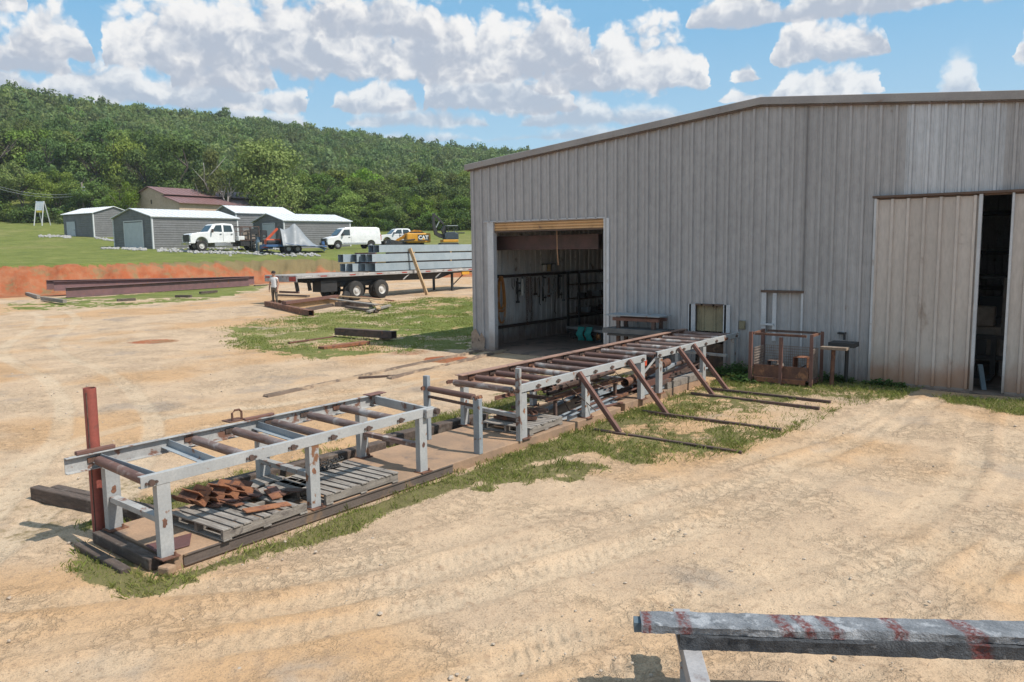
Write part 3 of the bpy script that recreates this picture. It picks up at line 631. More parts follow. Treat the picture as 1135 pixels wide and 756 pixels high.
# ------------------------------------------------------------------ inside the roll-up door
XI = XL+.10
def hosecoil():
    h = thing('extension_cord', 'long orange cord coiled in loops on the inside wall left of the open roll-up door', 'cord', (XI+.1, 19.5, 1.0))
    m = MB()
    for k in range(7):
        w0 = .14+.02*(k % 3); zb = 1.05+.12*math.sin(k*2.1)-(.25 if k in (2, 5) else 0)
        pts = [(XI+.10+.015*k, 19.52+w0*math.sin(a)*(1-.25*math.cos(a)), (2.17+zb)/2+(2.17-zb)/2*math.cos(a)) for a in np.linspace(0, 2*math.pi, 22)[:-1]]
        m.path(pts, .014, 6, True)
    m.build('coil', mat('orange_cord', (.62, .26, .05), (.5, .2, .04), 4, .7, 0, 0), h, smooth=50)
    MB().tube((XI, 19.52, 2.2), (XI+.25, 19.52, 2.2), .018).build('hook', BLACK, h)
hosecoil()
def hanger(y, z0, z1, kind, m_, label, cat):
    x = XI+.06; o = thing(kind, label, cat, (x, y, z0)); m = MB()
    if 'chain' in kind:
        k = 0; z = z1
        while z > z0:
            m.lathe((x, y+.01*math.sin(k), z), (1, .0, 0) if k % 2 else (0, 1, 0), [(.035+.009*math.cos(a), .009*math.sin(a)) for a in np.linspace(0, 6.283, 7)[:-1]], 8, True); z -= .06; k += 1
        m.build('links', m_, o)
    elif 'clamp' in kind:
        m.bar((x, y, z0), (x, y, z1), .03, .05, (1, 0, 0)); m.build('bar', m_, o)
        MB().box((x+.06, y, z1-.06), (.16, .035, .05)).build('jaw', m_, o); q = MB(); q.box((x+.06, y, z0+.12), (.16, .035, .05)); q.tube((x+.12, y, z0-.02), (x+.12, y, z0+.2), .012); q.build('jaw', m_, o)
    elif 'loop' in kind:
        m.path([(x, y+.09*math.sin(a), (z0+z1)/2+(z1-z0)/2*math.cos(a)) for a in np.linspace(0, 6.283, 19)[:-1]], .012, 6, True); m.build('loop', m_, o)
    elif 'bottle' in kind:
        m.lathe((x, y, z0), (0, 0, 1), [(.05, 0), (.055, .02), (.055, (z1-z0)*.7), (.02, (z1-z0)*.85), (.02, z1-z0)], 14); m.build('bottle_body', m_, o, smooth=40)
        MB().tube((x, y, z1), (x, y, z1+.05), .026).build('cap', BLACK, o)
    else:
        m.path([(x, y, z1), (x+.02, y+.03, (z0+z1)/2), (x, y+.02, z0)], .016, 6); m.build('shaft', m_, o); MB().box((x+.01, y+.02, z0), (.05, .09, .06)).build('head', m_, o)
PALE = mat('pale_plastic', (.62, .62, .58), (.5, .5, .47), 3, .5)
hanger(20.75, 1.5, 2.05, 'spray_bottle', PALE, 'pale bottle hanging on the inside wall right of the orange cord', 'bottle')
hanger(21.0, .5, 2.1, 'hanging_chain', RUST, 'long rusty chain hanging on the inside wall', 'chain')
hanger(21.25, .65, 2.1, 'hanging_chain', RUSTD, 'darker chain hanging beside the long rusty chain', 'chain')
hanger(21.65, 1.4, 2.05, 'rope_loop', mat('tan_rope', (.34, .25, .15), (.25, .18, .11), 5, .9), 'small tan rope loop on the inside wall', 'rope')
for i, (y, z0, z1, lb) in enumerate(((20.45, 1.55, 1.98, 'short dark bar clamp leftmost on the inside girt'), (21.9, 1.25, 2.1, 'long dark bar clamp beside the tan rope loop'), (22.2, 1.35, 2.12, 'dark bar clamp in the middle of the row of clamps'), (22.5, 1.45, 2.08, 'dark bar clamp second from the right in the row'), (22.85, 1.3, 2.12, 'dark bar clamp at the right end of the row'))):
    hanger(y, z0, z1, 'bar_clamp', CHROME if i in (2, 3) else BLACK, lb, 'clamp', )
for i in range(11):                         # more tools on the girt
    y = 20.2+.29*i+.05*math.sin(i*5); m = MB(); z1 = 2.08; z0 = z1-(.35, .8, .5, 1.15, .6, .95, .4, .7, 1.3, .55, .9)[i]; x = XI+.10
    if i % 3 == 0: m.path([(x, y-.05, z1), (x, y-.06, z0+.1), (x, y, z0), (x, y+.06, z0+.1), (x, y+.05, z1)], .013, 6)
    elif i % 3 == 1: m.bar((x, y, z0), (x, y, z1), .05, .03, (1, 0, 0)); m.bar((x, y-.07, z0+.03), (x, y+.07, z0+.03), .05, .07)
    else: m.path([(x, y, z1), (x, y+.03, (z0+z1)/2), (x, y-.01, z0+.06), (x, y+.06, z0)], .017, 6)
    tag(m.build('hanging_tool', (RUSTD, BLACK, GREYP, RUST)[i % 4]), 'dark tool or sling among those hanging in a row on the inside wall', 'tool', 'tools hanging on the inside wall')
for i, (y, mm, lb) in enumerate(((22.0, PALE, 'white tub on the girt above the clamps'), (22.25, mat('tan_can', (.45, .33, .16)), 'tan can standing between the two tubs on the girt'), (22.55, GALV, 'grey tub on the girt above the clamps'))):
    c = MB().lathe((XI+.06, y, 2.235), (0, 0, 1), [(.07, 0), (.085, .02), (.09, .22), (.095, .23)], 16); o = c.build('tub', mm, smooth=40); tag(o, lb, 'tub')
    MB().lathe((XI+.06, y, 2.467), (0, 0, 1), [(.097, 0), (.097, .02), (.05, .03)], 16).build('lid', BLACK, o, smooth=40)
sh = thing('storage_shelf', 'dark steel storage shelf against the inside wall at the right of the roll-up doorway', 'shelf', (XI+.3, 24.5, 0))
for y in (23.4, 25.9):
    for x in (XI+.08, XI+.55): MB().bar((x, y, 0), (x, y, 2.2), .06, .06, (0, 1, 0)).build('post', BLACK, sh)
for z in (.72, 1.25, 1.75): MB().box2((XI+.05, 23.35, z-.03), (XI+.6, 25.95, z)).build('shelf_board', RUSTD, sh)
o = MB().lathe((XI+.4, 25.1, 1.752), (0, 0, 1), [(.10, 0), (.125, .27), (.13, .28)], 18).build('bucket', PALE, smooth=40); tag(o, 'white bucket standing on the top board of the dark steel shelf', 'bucket')
MB().path([(XI+.4, 25.1+.13*math.cos(a), 2.03+.1*math.sin(a)) for a in np.linspace(0, math.pi, 9)], .006).build('handle', BLACK, o)
for i in range(9):
    z = (.722, 1.252)[i % 2]; y = 23.7+.25*i; m = MB()
    if i % 3: m.box((XI+.32, y, z+.09), (.3, .16, .18))
    else: m.lathe((XI+.32, y, z), (0, 0, 1), [(.09, 0), (.09, .2), (.06, .22)], 14)
    tag(m.build('storage_box' if i % 3 else 'paint_can', (RUSTD, BLACK, GREYP)[i % 3], bevel=.005), ('small dark box' if i % 3 else 'round can')+' among the clutter on the lower boards of the steel shelf', 'box' if i % 3 else 'can', 'clutter on the steel shelf')
ct = thing('flat_cart', 'low grey flat cart on the workshop floor inside the roll-up doorway', 'cart', (-13.6, 22.2, 0), R(-20))
ORG[ct] = Vector((0, 0, 0))
MB().box2((-.95, -.45, .34), (1.1, .45, .42)).build('deck', mat('grey_deck', (.33, .32, .31), (.25, .24, .235), 3, .8), ct, bevel=.008)
MB().box2((-.85, -.4, .22), (1.0, -.32, .338)).box2((-.85, .32, .22), (1.0, .4, .338)).build('frame', BLACK, ct)
for x in (-.7, .85):
    for y in (-.36, .36): MB().lathe((x, y-.03, .11), (0, 1, 0), [(.05, 0), (.11, 0), (.11, .06), (.05, .06)], 16).build('wheel', RUBBER, ct, smooth=40)
TEAL = mat('teal_cloth', (.02, .30, .26), (.015, .22, .2), 4, .7)
for k, lb in ((0, 'teal green cloth sling draped over the left of the flat cart edge'), (1, 'teal green cloth sling draped on the cart edge beside the reel')):
    c = Vector((-13.62+.27*k, 21.45+.06*k, 0)); m = MB(); n = 9; pts = []
    for i in range(n):
        a = i/(n-1); pts.append((c.x+.02*math.sin(a*9), c.y-.10*math.sin(a*math.pi)-.02, .06+.44*a))
    for j in range(2): pass
    vs = []
    for p in pts: vs += [(p[0]-.11, p[1]-.02*math.sin(p[2]*30), p[2]), (p[0], p[1]-.035, p[2]+.01), (p[0]+.11, p[1]+.01, p[2])]
    vs += [(v[0], v[1]+.03, v[2]) for v in vs]; q = n*3; fs = []
    for i in range(n-1):
        for j in range(2): a = i*3+j; fs += [(a, a+1, a+4, a+3), (q+a, q+a+3, q+a+4, q+a+1)]
    for i in range(n-1): fs += [(i*3, i*3+3, q+i*3+3, q+i*3), (i*3+2, q+i*3+2, q+i*3+5, i*3+5)]
    fs += [(0, q, q+1, 1), (1, q+1, q+2, 2)]; a = (n-1)*3; fs += [(a, a+1, q+a+1, q+a), (a+1, a+2, q+a+2, q+a+1)]
    tag(MB().add(vs, fs).build('sling', TEAL, smooth=50), lb, 'sling')
o = thing('cord_reel', 'small orange reel on the workshop floor beside the teal slings', 'reel', (-13.05, 21.62, 0))
MB().lathe((-13.10, 21.6, .2), (1, 0, 0), [(.12, 0), (.12, .01), (.07, .012), (.07, .12), (.12, .122), (.12, .13)], 16).build('spool', mat('orange_reel', (.5, .2, .06)), o, smooth=40)
MB().box((-13.035, 21.6, .045), (.2, .2, .09)).build('reel_foot', BLACK, o)
m = MB(); m.path([(-12.55, YW+.09, 3.55), (-12.55, YW+.1, 3.0), (-12.53, YW+.12, 2.55)], .014, 6); tag(m.build('pull_rope', mat('tan_pull_rope', (.40, .22, .12), (.3, .17, .09), 4, .9)), 'tan pull rope hanging from the rolled up door', 'rope')
pl = thing('pipe_stack', 'low rack of dark steel bars on the floor deep inside the roll-up doorway', 'rack', (-11.6, 24, 0))
for i in range(4): MB().tubesq((-12.9, 23.8+.2*i, .55), (-10.4, 23.9+.2*i, .55), .12, .12).build('bar', BROWN, pl)
for x in (-12.5, -10.8): MB().box2((x-.06, 23.6, 0), (x+.06, 24.7, .488)).build('stand', BLACK, pl)

# machine standing behind the gap of the sliding doors
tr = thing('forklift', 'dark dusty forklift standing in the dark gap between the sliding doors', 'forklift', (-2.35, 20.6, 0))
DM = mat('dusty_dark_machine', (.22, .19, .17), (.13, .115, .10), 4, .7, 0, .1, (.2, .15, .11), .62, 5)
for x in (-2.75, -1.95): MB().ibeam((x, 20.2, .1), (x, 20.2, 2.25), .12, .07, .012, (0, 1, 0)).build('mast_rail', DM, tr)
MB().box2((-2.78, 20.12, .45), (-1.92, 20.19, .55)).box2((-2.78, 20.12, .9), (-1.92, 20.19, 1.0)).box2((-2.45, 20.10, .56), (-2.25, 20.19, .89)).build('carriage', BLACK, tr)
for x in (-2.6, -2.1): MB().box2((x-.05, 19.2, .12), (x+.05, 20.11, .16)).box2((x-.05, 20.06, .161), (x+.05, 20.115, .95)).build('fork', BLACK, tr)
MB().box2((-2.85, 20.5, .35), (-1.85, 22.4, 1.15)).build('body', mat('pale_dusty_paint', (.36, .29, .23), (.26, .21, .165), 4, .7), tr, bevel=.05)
MB().box2((-2.55, 20.45, 1.152), (-2.15, 20.75, 1.6)).build('cowl', mat('pale_dusty_paint'  , (0, 0, 0)), tr, bevel=.04)
for x in (-2.8, -1.9):
    MB().bar((x, 20.6, 1.1), (x, 20.9, 2.2), .06, .06).build('guard_post', BLACK, tr); MB().bar((x, 22.2, 1.1), (x, 22.0, 2.2), .06, .06).build('guard_post', BLACK, tr)
    MB().lathe((x-.1, 20.75, .33), (1, 0, 0), [(.18, 0), (.33, .02), (.33, .18), (.18, .2)], 20).build('wheel', RUBBER, tr, smooth=40)
MB().box2((-2.85, 20.85, 2.2), (-1.85, 22.05, 2.26)).build('guard_roof', BLACK, tr)
MB().box2((-2.6, 21.3, 1.15), (-2.1, 21.8, 1.28)).box2((-2.6, 21.7, 1.282), (-2.1, 21.82, 1.75)).build('seat', BLACK, tr)
lo = MB().bar((-2.08, YW+.25, 0), (-2.2, YW+.45, .5), .09, .05); tag(lo.build('plank', mat('blue_grey_plank', (.2, .25, .28), (.15, .19, .22), 4, .8)), 'blue grey plank leaning just inside the sliding door gap', 'plank')
# ------------------------------------------------------------------ slab, conveyors and what lies around them
def slab(pts, z, label=None):
    m = MB().poly([(x, y, -.1) for x, y in pts], (0, 0, 1), z+.1); return tag(m.build('concrete_slab', CONC, bevel=.012), kind='structure')
slab([(-8.5, 3.86), (-7.12, 3.86), (-7.12, 12.55), (-8.5, 12.55)], .12)
slab([(-8.45, 12.85), (-7.2, 12.85), (-7.18, 16.3), (-8.45, 16.3)], .13)
m = MB(); m.chan((-7.115, 3.95, .06), (-7.115, 7.9, .06), .11, .025, .01, 1); tag(m.build('edge_channel', mat('weathered_edge', (.15, .115, .095), (.11, .085, .072), 2, .9, 0, .3, (.2, .13, .08), .6, 3)), 'dark rusty steel channel edging the slab under the near roller conveyor', 'channel')
m = MB(); m.bar((-8.52, 3.79, .05), (-7.28, 3.75, .05), .12, .12); tag(m.build('timber', WOODD, bevel=.012), 'dark timber edging the end of the slab under the red post', 'timber')
m = MB(); m.bar((-8.45, 3.56, .03), (-7.35, 3.50, .03), .10, .08); tag(m.build('timber', WOODD, bevel=.012), 'low dark timber on the grass in front of the timber edging the slab', 'timber')
m = MB(); m.poly([(-7.62, 3.84, .127), (-7.28, 3.80, .127), (-7.25, 4.1, .127), (-7.55, 4.3, .127)], (0, 0, 1), .01); tag(m.build('steel_plate', mat('maroon_plate', (.16, .065, .06), (.12, .055, .05), 4, .7), bevel=.003), 'maroon steel plate on the corner of the slab at the near white leg', 'plate')
m = MB(); m.poly([(-7.82, 4.55, .122), (-7.62, 4.52, .122), (-7.60, 4.72, .122), (-7.8, 4.75, .122)], (0, 0, 1), .008); tag(m.build('steel_plate', RUSTD), 'small square rusty plate on the slab between pallet and end leg', 'plate')
m = MB(); m.box((-7.08, 3.76, .035), (.14, .11, .09), .3); tag(m.build('concrete_chunk', CONC, bevel=.02), 'pale concrete chunk at the corner of the slab below the near leg', 'block')

def bearing(x, y, z, roller, side):
    m = MB(); m.tube((x, y, z), (x+.05*side, y, z), .032, 10); m.box((x+.012*side, y, z), (.02, .15, .055)); m.tube((x+.018*side, y-.05, z), (x+.045*side, y-.05, z), .014, 6); m.tube((x+.018*side, y+.05, z), (x+.045*side, y+.05, z), .014, 6)
    m.build('bearing', RUSTD if random.random() < .6 else RUST, roller)
def roller(par, x0, x1, y, z, r=.048, mt=None, dy=0):
    m = MB(); m.lathe((x0, y+dy, z), (x1-x0, -dy, 0), [(.02, 0), (.02, .03), (r, .032), (r, math.hypot(x1-x0, dy)-.032), (.02, math.hypot(x1-x0, dy)-.03), (.02, math.hypot(x1-x0, dy))], 18)
    rl = m.build('roller', mt or random.choice((ROLL, ROLL, ROLLR)), par, smooth=35); bearing(x1+.045, y, z, rl, 1); bearing(x0-.06, y+dy, z, rl, -1); return rl
def leg(par, x, y, z0, z1, w=.135, d=.08, mt=WHITE, foot=True):
    l = MB().chan((x, y, z0), (x, y, z1), w, d, .012, 1, (0, 1, 0)).build('leg', mt, par)
    if foot: MB().box((x-.02, y, z0+.006), (.17, w+.05, .012)).tube((x+.04, y+.05, z0+.012), (x+.04, y+.05, z0+.05), .012, 6).build('foot_plate', RUST, l)
    if mt is WHITE:                              # a ragged patch where the paint has rusted through
        q = random.Random(int(y*100)); zc = z0+.42+q.uniform(-.08, .08); yc = y+q.uniform(-.015, .015); n = 13; vs = []
        for k in range(n): a = 2*math.pi*k/n; r = q.uniform(.016, .034); vs.append((x+.0025, yc+r*math.cos(a), zc+1.7*r*math.sin(a)))
        for k in range(5): pass
        MB().poly(vs, (-1, 0, 0), .002).build('rust_patch', RUST, l)
    return l
c1 = thing('roller_conveyor', 'near roller conveyor with peeling white side rails and seven steel rollers over the pallets', 'conveyor', (-7.8, 5.6, .12))
XN, XF = -7.15, -8.5
MB().chan((XN, 3.60, .910), (XN, 7.60, .910), .115, .06, .01, -1).build('side_rail', WHITE, c1, bevel=.003)
MB().chan((XF, 3.50, .884), (XF, 7.90, .884), .172, .06, .012, 1).build('side_rail', WHITER, c1, bevel=.003)
for a, b, y0, y1, z in ((-.03, .035, 3.62, 4.02, 1.01), (-.03, .03, 5.62, 6.05, 1.0), (-.06, .10, 7.62, 7.94, .985)): MB().box2((XF+a, y0, .972), (XF+b, y1, z)).build('rail_cap', BROWN, c1, bevel=.006)
m = MB(); m.path([(XF-.06, 5.50, .985), (XF-.06, 5.50, 1.08), (XF-.06, 5.54, 1.11), (XF-.06, 5.60, 1.11), (XF-.06, 5.63, 1.08), (XF-.06, 5.63, .985)], .014, 8); m.box2((XF-.20, 5.44, .972), (XF-.02, 5.68, .985)); m.build('lifting_eye', RUST, c1)
for y in (3.82, 5.61, 7.39): leg(c1, XN-.004, y, .12, .85)
for y in (3.92, 5.80, 7.45): leg(c1, XF+.13, y, .12, .795, .15, .09)
for y in (3.86, 5.70, 7.42): MB().bar((XF+.14, y+.05, .46), (XN-.10, y, .46), .09, .06).build('stretcher', WHITER if y < 7 else ROLL, c1, bevel=.004)
for i, y in enumerate((3.70, 4.79, 5.32, 5.88, 6.43, 6.98, 7.44)):
    if i == 6: continue
    roller(c1, XF+.09, XN-.07, y, .895, .05, ROLLR if i == 0 else ROLL, .10)
MB().angle((XF+.02, 4.62, .86), (XN-.02, 4.46, .86), .085, .008).build('cross_angle', GREYP, c1)
MB().angle((XF+.02, 3.86, .86), (XN-.02, 3.82, .86), .085, .008).build('cross_angle', GREYP, c1)
MB().angle((XF+.02, 5.80, .85), (XN-.02, 5.62, .85), .085, .008).build('cross_angle', GREYP, c1)
MB().chan((XF+.02, 7.72, .90), (XN-.02, 7.50, .90), .12, .05, .01, -1).build('end_channel', WHITER, c1)
m = MB(); m.box((XN+.03, 7.50, .90), (.06, .2, .12)); m.build('end_block', WHITER, c1, bevel=.01); MB().tube((XN+.05, 7.56, .92), (XN+.12, 7.56, .92), .04, 10).build('end_bearing', RUSTD, c1)

st = thing('roller_stand', 'single roller stand on two grey posts standing between the two conveyors', 'stand', (-7.7, 8.55, .12))
MB().bar((-7.17, 8.53, .12), (-7.17, 8.53, .92), .11, .08, (0, 1, 0)).build('post', GREYP, st, bevel=.005)
MB().bar((-8.36, 8.74, .12), (-8.36, 8.74, 1.12), .09, .07, (0, 1, 0)).build('post', GREYP, st, bevel=.005)
roller(st, -8.30, -7.23, 8.55, .93, .045, ROLLR, .16)
MB().bar((-8.33, 8.74, .80), (-7.21, 8.55, .80), .03, .04).build('tie_bar', RUSTD, st)

c2 = thing('roller_conveyor', 'long far roller conveyor with rusty rear beam and slanted braces, reaching the wall hatch', 'conveyor', (-7.8, 14, .12))
MB().chan((XN, 9.43, .908), (XN, 13.58, .908), .12, .06, .01, -1).build('side_rail', WHITE, c2, bevel=.003)
MB().chan((XN, 14.05, .908), (XN, 18.34, .908), .12, .06, .01, -1).build('side_rail', WHITE, c2, bevel=.003)
MB().ibeam((-8.6, 9.75, .87), (-8.6, 18.38, .87), .20, .15, .014).build('rear_beam', mat('rusty_brown_beam', (.34, .20, .145), (.22, .13, .10), 2, .7, 0, .2, (.10, .065, .055), .6, 3, stretch=(1, 1, 1)), c2)
MB().bar((XN+.02, 9.45, .12), (XN+.02, 9.45, 1.24), .085, .05, (0, 1, 0)).build('end_post', WHITER, c2, bevel=.004)
for y in (9.62, 11.46, 13.45, 14.2, 16.3, 18.05): leg(c2, XN-.004, y, .12 if y < 16.3 else .0, .83, .15)
for y in (9.85, 11.8, 13.8, 15.9, 17.9): leg(c2, -8.52, y, .12 if y < 16.2 else 0, .77, .13, .08)
for y in (9.75, 13.6, 17.9): MB().bar((-8.5, y+.08, .45), (XN-.1, y-.1, .45), .09, .06).build('stretcher', WHITER, c2, bevel=.004)
for i, y in enumerate((9.44, 9.99, 10.55, 11.13, 11.7, 12.27, 12.85, 13.43, 14.13, 14.66, 15.22, 15.78, 16.34, 16.92, 17.5, 18.1)): roller(c2, -8.50, XN-.07, y, .895, .05, None, .07 if i < 8 else 0)
for y in (10.8, 12.0, 13.7): MB().angle((-8.5, y, .85), (XN-.02, y-.1, .85), .07, .008).build('cross_angle', RUSTD, c2)
for y, h in ((11.12, .0), (12.82, .02), (14.9, .03), (15.62, .03)):
    b = MB().bar((XN+.035, y, .955), (-6.33, y, .03), .075, .075, (0, 1, 0)).build('brace', BROWN, c2, bevel=.004)
    MB().bar((-6.80, y-.04, .02+h), (-4.24, y-.1, .025+h*.5), .07, .05).build('ground_bar', RUSTD, b, bevel=.004)

po = thing('pipe_post', 'upright red painted steel pipe standing at the near end of the conveyor', 'post', (-8.61, 3.88, 0), 0)
MB().pipe((-8.64, 3.86, -.02), (-8.59, 3.85, 1.64), .064, .007, 22).build('pipe', OXIDE, po, smooth=40)
MB().bar((-8.605, 3.806, .02), (-8.555, 3.796, 1.60), .012, .008).build('weld_seam', RUSTD, po)

# timbers on the ground
def timb(a, b, w, h, label, mt=WOODD): 
    a = Vector(a); b = Vector(b); tag(MB().bar(a+Vector((0, 0, h/2)), b+Vector((0, 0, h/2)), w, h).build('timber', mt, bevel=.015), label, 'timber')
timb((-10.66, 4.02, 0), (-8.55, 4.34, 0), .12, .17, 'dark heavy timber sticking out left of the red post, front one of the pair')
timb((-10.50, 4.19, 0), (-8.50, 4.50, 0), .12, .16, 'dark heavy timber sticking out left of the red post, rear one of the pair')
timb((-8.95, 5.4, 0), (-8.80, 8.2, 0), .18, .15, 'long dark timber lying behind the near conveyor')
timb((-8.95, 8.4, 0), (-8.75, 10.6, 0), .2, .17, 'dark timber lying behind the roller stand')

# pallets
def pallet(loc, rz, label, lx=1.1, ly=1.0, gap=(), mt=WOODG):
    p = thing('wooden_pallet', label, 'pallet', loc, rz); ORG[p] = Vector((0, 0, 0)); n = 9
    for j in (-1, 0, 1): MB().box((0, j*(ly/2-.03), .07), (lx, .045, .09)).build('stringer', WOODG, p, bevel=.004)
    for i in range(n):
        if i in gap: continue
        x = -lx/2+.045+i*(lx-.09)/(n-1); MB().box((x, random.uniform(-.01, .01), .125), (.092, ly, .018), random.uniform(-.02, .02)).build('deck_board', WOODY, p, bevel=.003)
    for x in (-lx/2+.05, 0, lx/2-.05): MB().box((x, 0, .015), (.1, ly, .018)).build('base_board', WOODY, p, bevel=.003)
    return p
pallet((-7.56, 4.88, .12), R(92), 'grey wooden pallet under the near conveyor loaded with rusty angle pieces', 1.08, .98, (6, 8))
pallet((-7.60, 6.30, .12), R(90), 'grey wooden pallet with a dark chain on it under the near conveyor', 1.15, .98)
pallet((-7.95, 5.62, .12), R(8), 'smaller worn pallet wedged between the two larger pallets', .8, .62, (3,))
pallet((-7.66, 10.25, .12), R(93), 'weathered pallet under the far conveyor carrying rusty brackets', 1.0, .95)
# rusty angle pieces: short L sections stacked on the pallet
def lpiece(x, y, z, rz, ln, w, label, group, mt, tilt=0):
    o = MB().angle((-ln/2, 0, 0), (ln/2, 0, 0), w, .012, up=(0, .7, .7)).build('angle_piece', mt, origin=(0, 0, 0)); o.location = (x, y, z); o.rotation_euler = (tilt, 0, rz); tag(o, label, 'angle iron', group)
for i in range(5): lpiece(-8.10+.03*i, 4.55+.15*i, .29+.03*(i % 2), R(10+random.uniform(-6, 6)), .30, .14, 'short rusty angle iron standing ridge up in the row on the loaded pallet', 'angle irons in the row on the pallet', RUSTO if i % 2 else RUST)
for i in range(4): lpiece(-7.95+.04*i, 4.62+.16*i, .27, R(12+random.uniform(-6, 6)), .24, .12, 'small rusty angle iron lying below the row of angle irons', 'small angle irons on the pallet', RUSTO)
def plate(x, y, z, rz, a, b, label, group=None, mt=RUST, tilt=(0, 0)):
    o = MB().box((0, 0, 0), (a, b, .016)).build('steel_plate', mt, bevel=.003, origin=(0, 0, 0)); o.location = (x, y, z); o.rotation_euler = (tilt[0], tilt[1], rz); tag(o, label, 'steel plate', group)
for i in range(14):
    plate(-7.62-.3*random.random()+.012*i, 4.72+.062*i+random.uniform(-.05, .05), .268+.012*(i % 4), R(random.uniform(-25, 25)), random.uniform(.22, .38), random.uniform(.07, .13), 'small rusty flat plate in the loose heap on the loaded pallet', 'loose rusty plates on the pallet', random.choice((RUST, RUSTD, RUSTO, BROWN)), (random.uniform(-.12, .12), random.uniform(-.12, .12)))
plate(-7.22, 5.0, .285, R(75), .5, .14, 'largest orange rusted plate lying on the front edge of the loaded pallet', None, RUSTO, (0, .05))
m = MB(); k = 0
for a in np.linspace(0, 9, 60): m.lathe((-7.95+.05*a*math.cos(a*.4)*.6, 6.5+.05*a*math.sin(a*1.1), .275), (0, 0, 1) if k % 2 else (.3, 1, 0), [(.026+.007*math.cos(q), .007*math.sin(q)) for q in np.linspace(0, 6.283, 6)[:-1]], 8, True); k += 1
tag(m.build('chain', BLACK), 'dark steel chain heaped on the grey pallet', 'chain')
def brk(i):
    x, y, z = -7.86+.16*(i % 3)+random.uniform(-.03, .03), 9.98+.17*(i//3 % 4)+random.uniform(-.03, .03), .275+.075*(i//7)
    o = MB().chan((-.17, 0, 0), (.17, 0, 0), .09, .05, .01, 1, (0, 1, 0)).build('rusty_bracket', random.choice((RUST, RUSTO, RUSTD)), origin=(0, 0, 0)); o.location = (x, y, z); o.rotation_euler = (random.uniform(-.15, .15), 0, R(random.uniform(-30, 30))); tag(o, 'rusty channel bracket in the pile on the pallet under the far conveyor', 'bracket', 'rusty brackets on the pallet')
for i in range(14): brk(i)

# scrap under the far conveyor
def lying(kind, a, b, shape, mt, label, group=None, cat='scrap'):
    m = MB()
    if shape[0] == 'pipe': m.pipe(a, b, shape[1], shape[1]*.15, 16)
    elif shape[0] == 'rod': m.tube(a, b, shape[1], 8)
    elif shape[0] == 'sq': m.tubesq(a, b, shape[1], shape[2], .006)
    elif shape[0] == 'chan': m.chan(a, b, shape[1], shape[2], .008, 1, (0, .3, 1))
    elif shape[0] == 'ang': m.angle(a, b, shape[1], .008)
    else: m.bar(a, b, shape[1], shape[2])
    tag(m.build(kind, mt, smooth=40 if shape[0] in ('pipe', 'rod') else 0), label, cat, group)
lying('steel_pipe', (-7.35, 13.1, .47), (-7.7, 15.6, .53), ('pipe', .085), RUST, 'thick rusty pipe lying under the rollers between the two middle white legs', cat='pipe')
lying('steel_channel', (-7.28, 11.0, .16), (-7.45, 12.9, .19), ('chan', .11, .06), GREYP, 'pale grey steel channel lying on the slab under the far conveyor', cat='channel')
lying('steel_channel', (-7.42, 10.95, .16), (-7.62, 12.7, .2), ('chan', .10, .05), GREYP, 'grey steel channel lying behind the pale one on the slab', cat='channel')
lying('steel_tube', (-7.3, 13.7, .2), (-7.35, 16.2, .21), ('sq', .1, .1), GREYP, 'grey square tube near the far end of the scrap pile', cat='tube')
lying('steel_tube', (-7.55, 13.9, .22), (-7.6, 16.6, .3), ('sq', .12, .16), BROWN, 'wide brown square tube in the scrap pile near the wall', cat='tube')
lying('timber', (-7.28, 14.6, .13+.07), (-7.24, 16.4, .2), ('bar', .16, .13), WOODG, 'grey timber block at the far end of the slab', cat='timber')
rk = thing('scrap_rack', 'low rusty rack under the far conveyor holding short pipes and bars', 'rack', (-7.9, 11.9, .12))
for y in (10.9, 12.9):
    for x in (-8.25, -7.45): MB().bar((x, y, .12), (x, y, .52), .05, .05, (0, 1, 0)).build('leg', RUSTD, rk)
    MB().bar((-8.3, y, .50), (-7.4, y, .50), .05, .06).build('cross_bar', RUSTD, rk)
MB().angle((-8.28, 10.3, .50), (-8.28, 13.2, .50), .06).build('long_angle', RUST, rk); MB().angle((-7.45, 10.6, .50), (-7.45, 13.2, .50), .06).build('long_angle', RUST, rk)
for i in range(16):
    x = -8.2+.05*i; y = 10.8+random.uniform(0, .5); z = .575+.05*(i % 3)
    sh = random.choice((('pipe', .035), ('pipe', .045), ('rod', .018), ('ang', .05), ('rod', .025), ('sq', .05, .05)))
    lying('steel_bar', (x, y, z), (x+random.uniform(-.12, .12), y+random.uniform(1.6, 2.6), z+random.uniform(-.02, .05)), sh, random.choice((RUST, RUSTD, RUSTD, BROWN, ROLL)), 'rusty bar or pipe in the tangle on the low rack under the far conveyor', 'bars on the scrap rack', 'bar')
for i in range(16):
    x = -8.25+.055*i; y = 11.3+random.uniform(0, 2.6); z = .145+.03*(i % 3)
    sh = random.choice((('rod', .02), ('ang', .05), ('bar', .06, .02), ('sq', .06, .05), ('pipe', .04)))
    lying('steel_bar', (x, y, z), (x+random.uniform(-.2, .2), y+random.uniform(1., 2.4), z+random.uniform(-.01, .08)), sh, random.choice((RUST, RUSTD, BROWN, RUSTD, GREYP)), 'rusty bar in the scrap lying on the slab under the far conveyor', 'bars on the slab', 'bar')
for i in range(14):
    x = -8.2+.07*i; y = 14.0+random.uniform(0, 1.8); z = .16+.05*(i % 4)
    sh = random.choice((('rod', .025), ('ang', .06), ('bar', .09, .03), ('sq', .08, .06), ('pipe', .05)))
    lying('steel_bar', (x, y, z), (x+random.uniform(-.3, .3), y+random.uniform(.8, 1.9), z+random.uniform(-.01, .12)), sh, random.choice((RUST, RUSTD, BROWN, RUSTD, GREYP)), 'rusty bar in the scrap heap behind the middle white legs near the wall', 'bars heaped near the wall', 'bar')
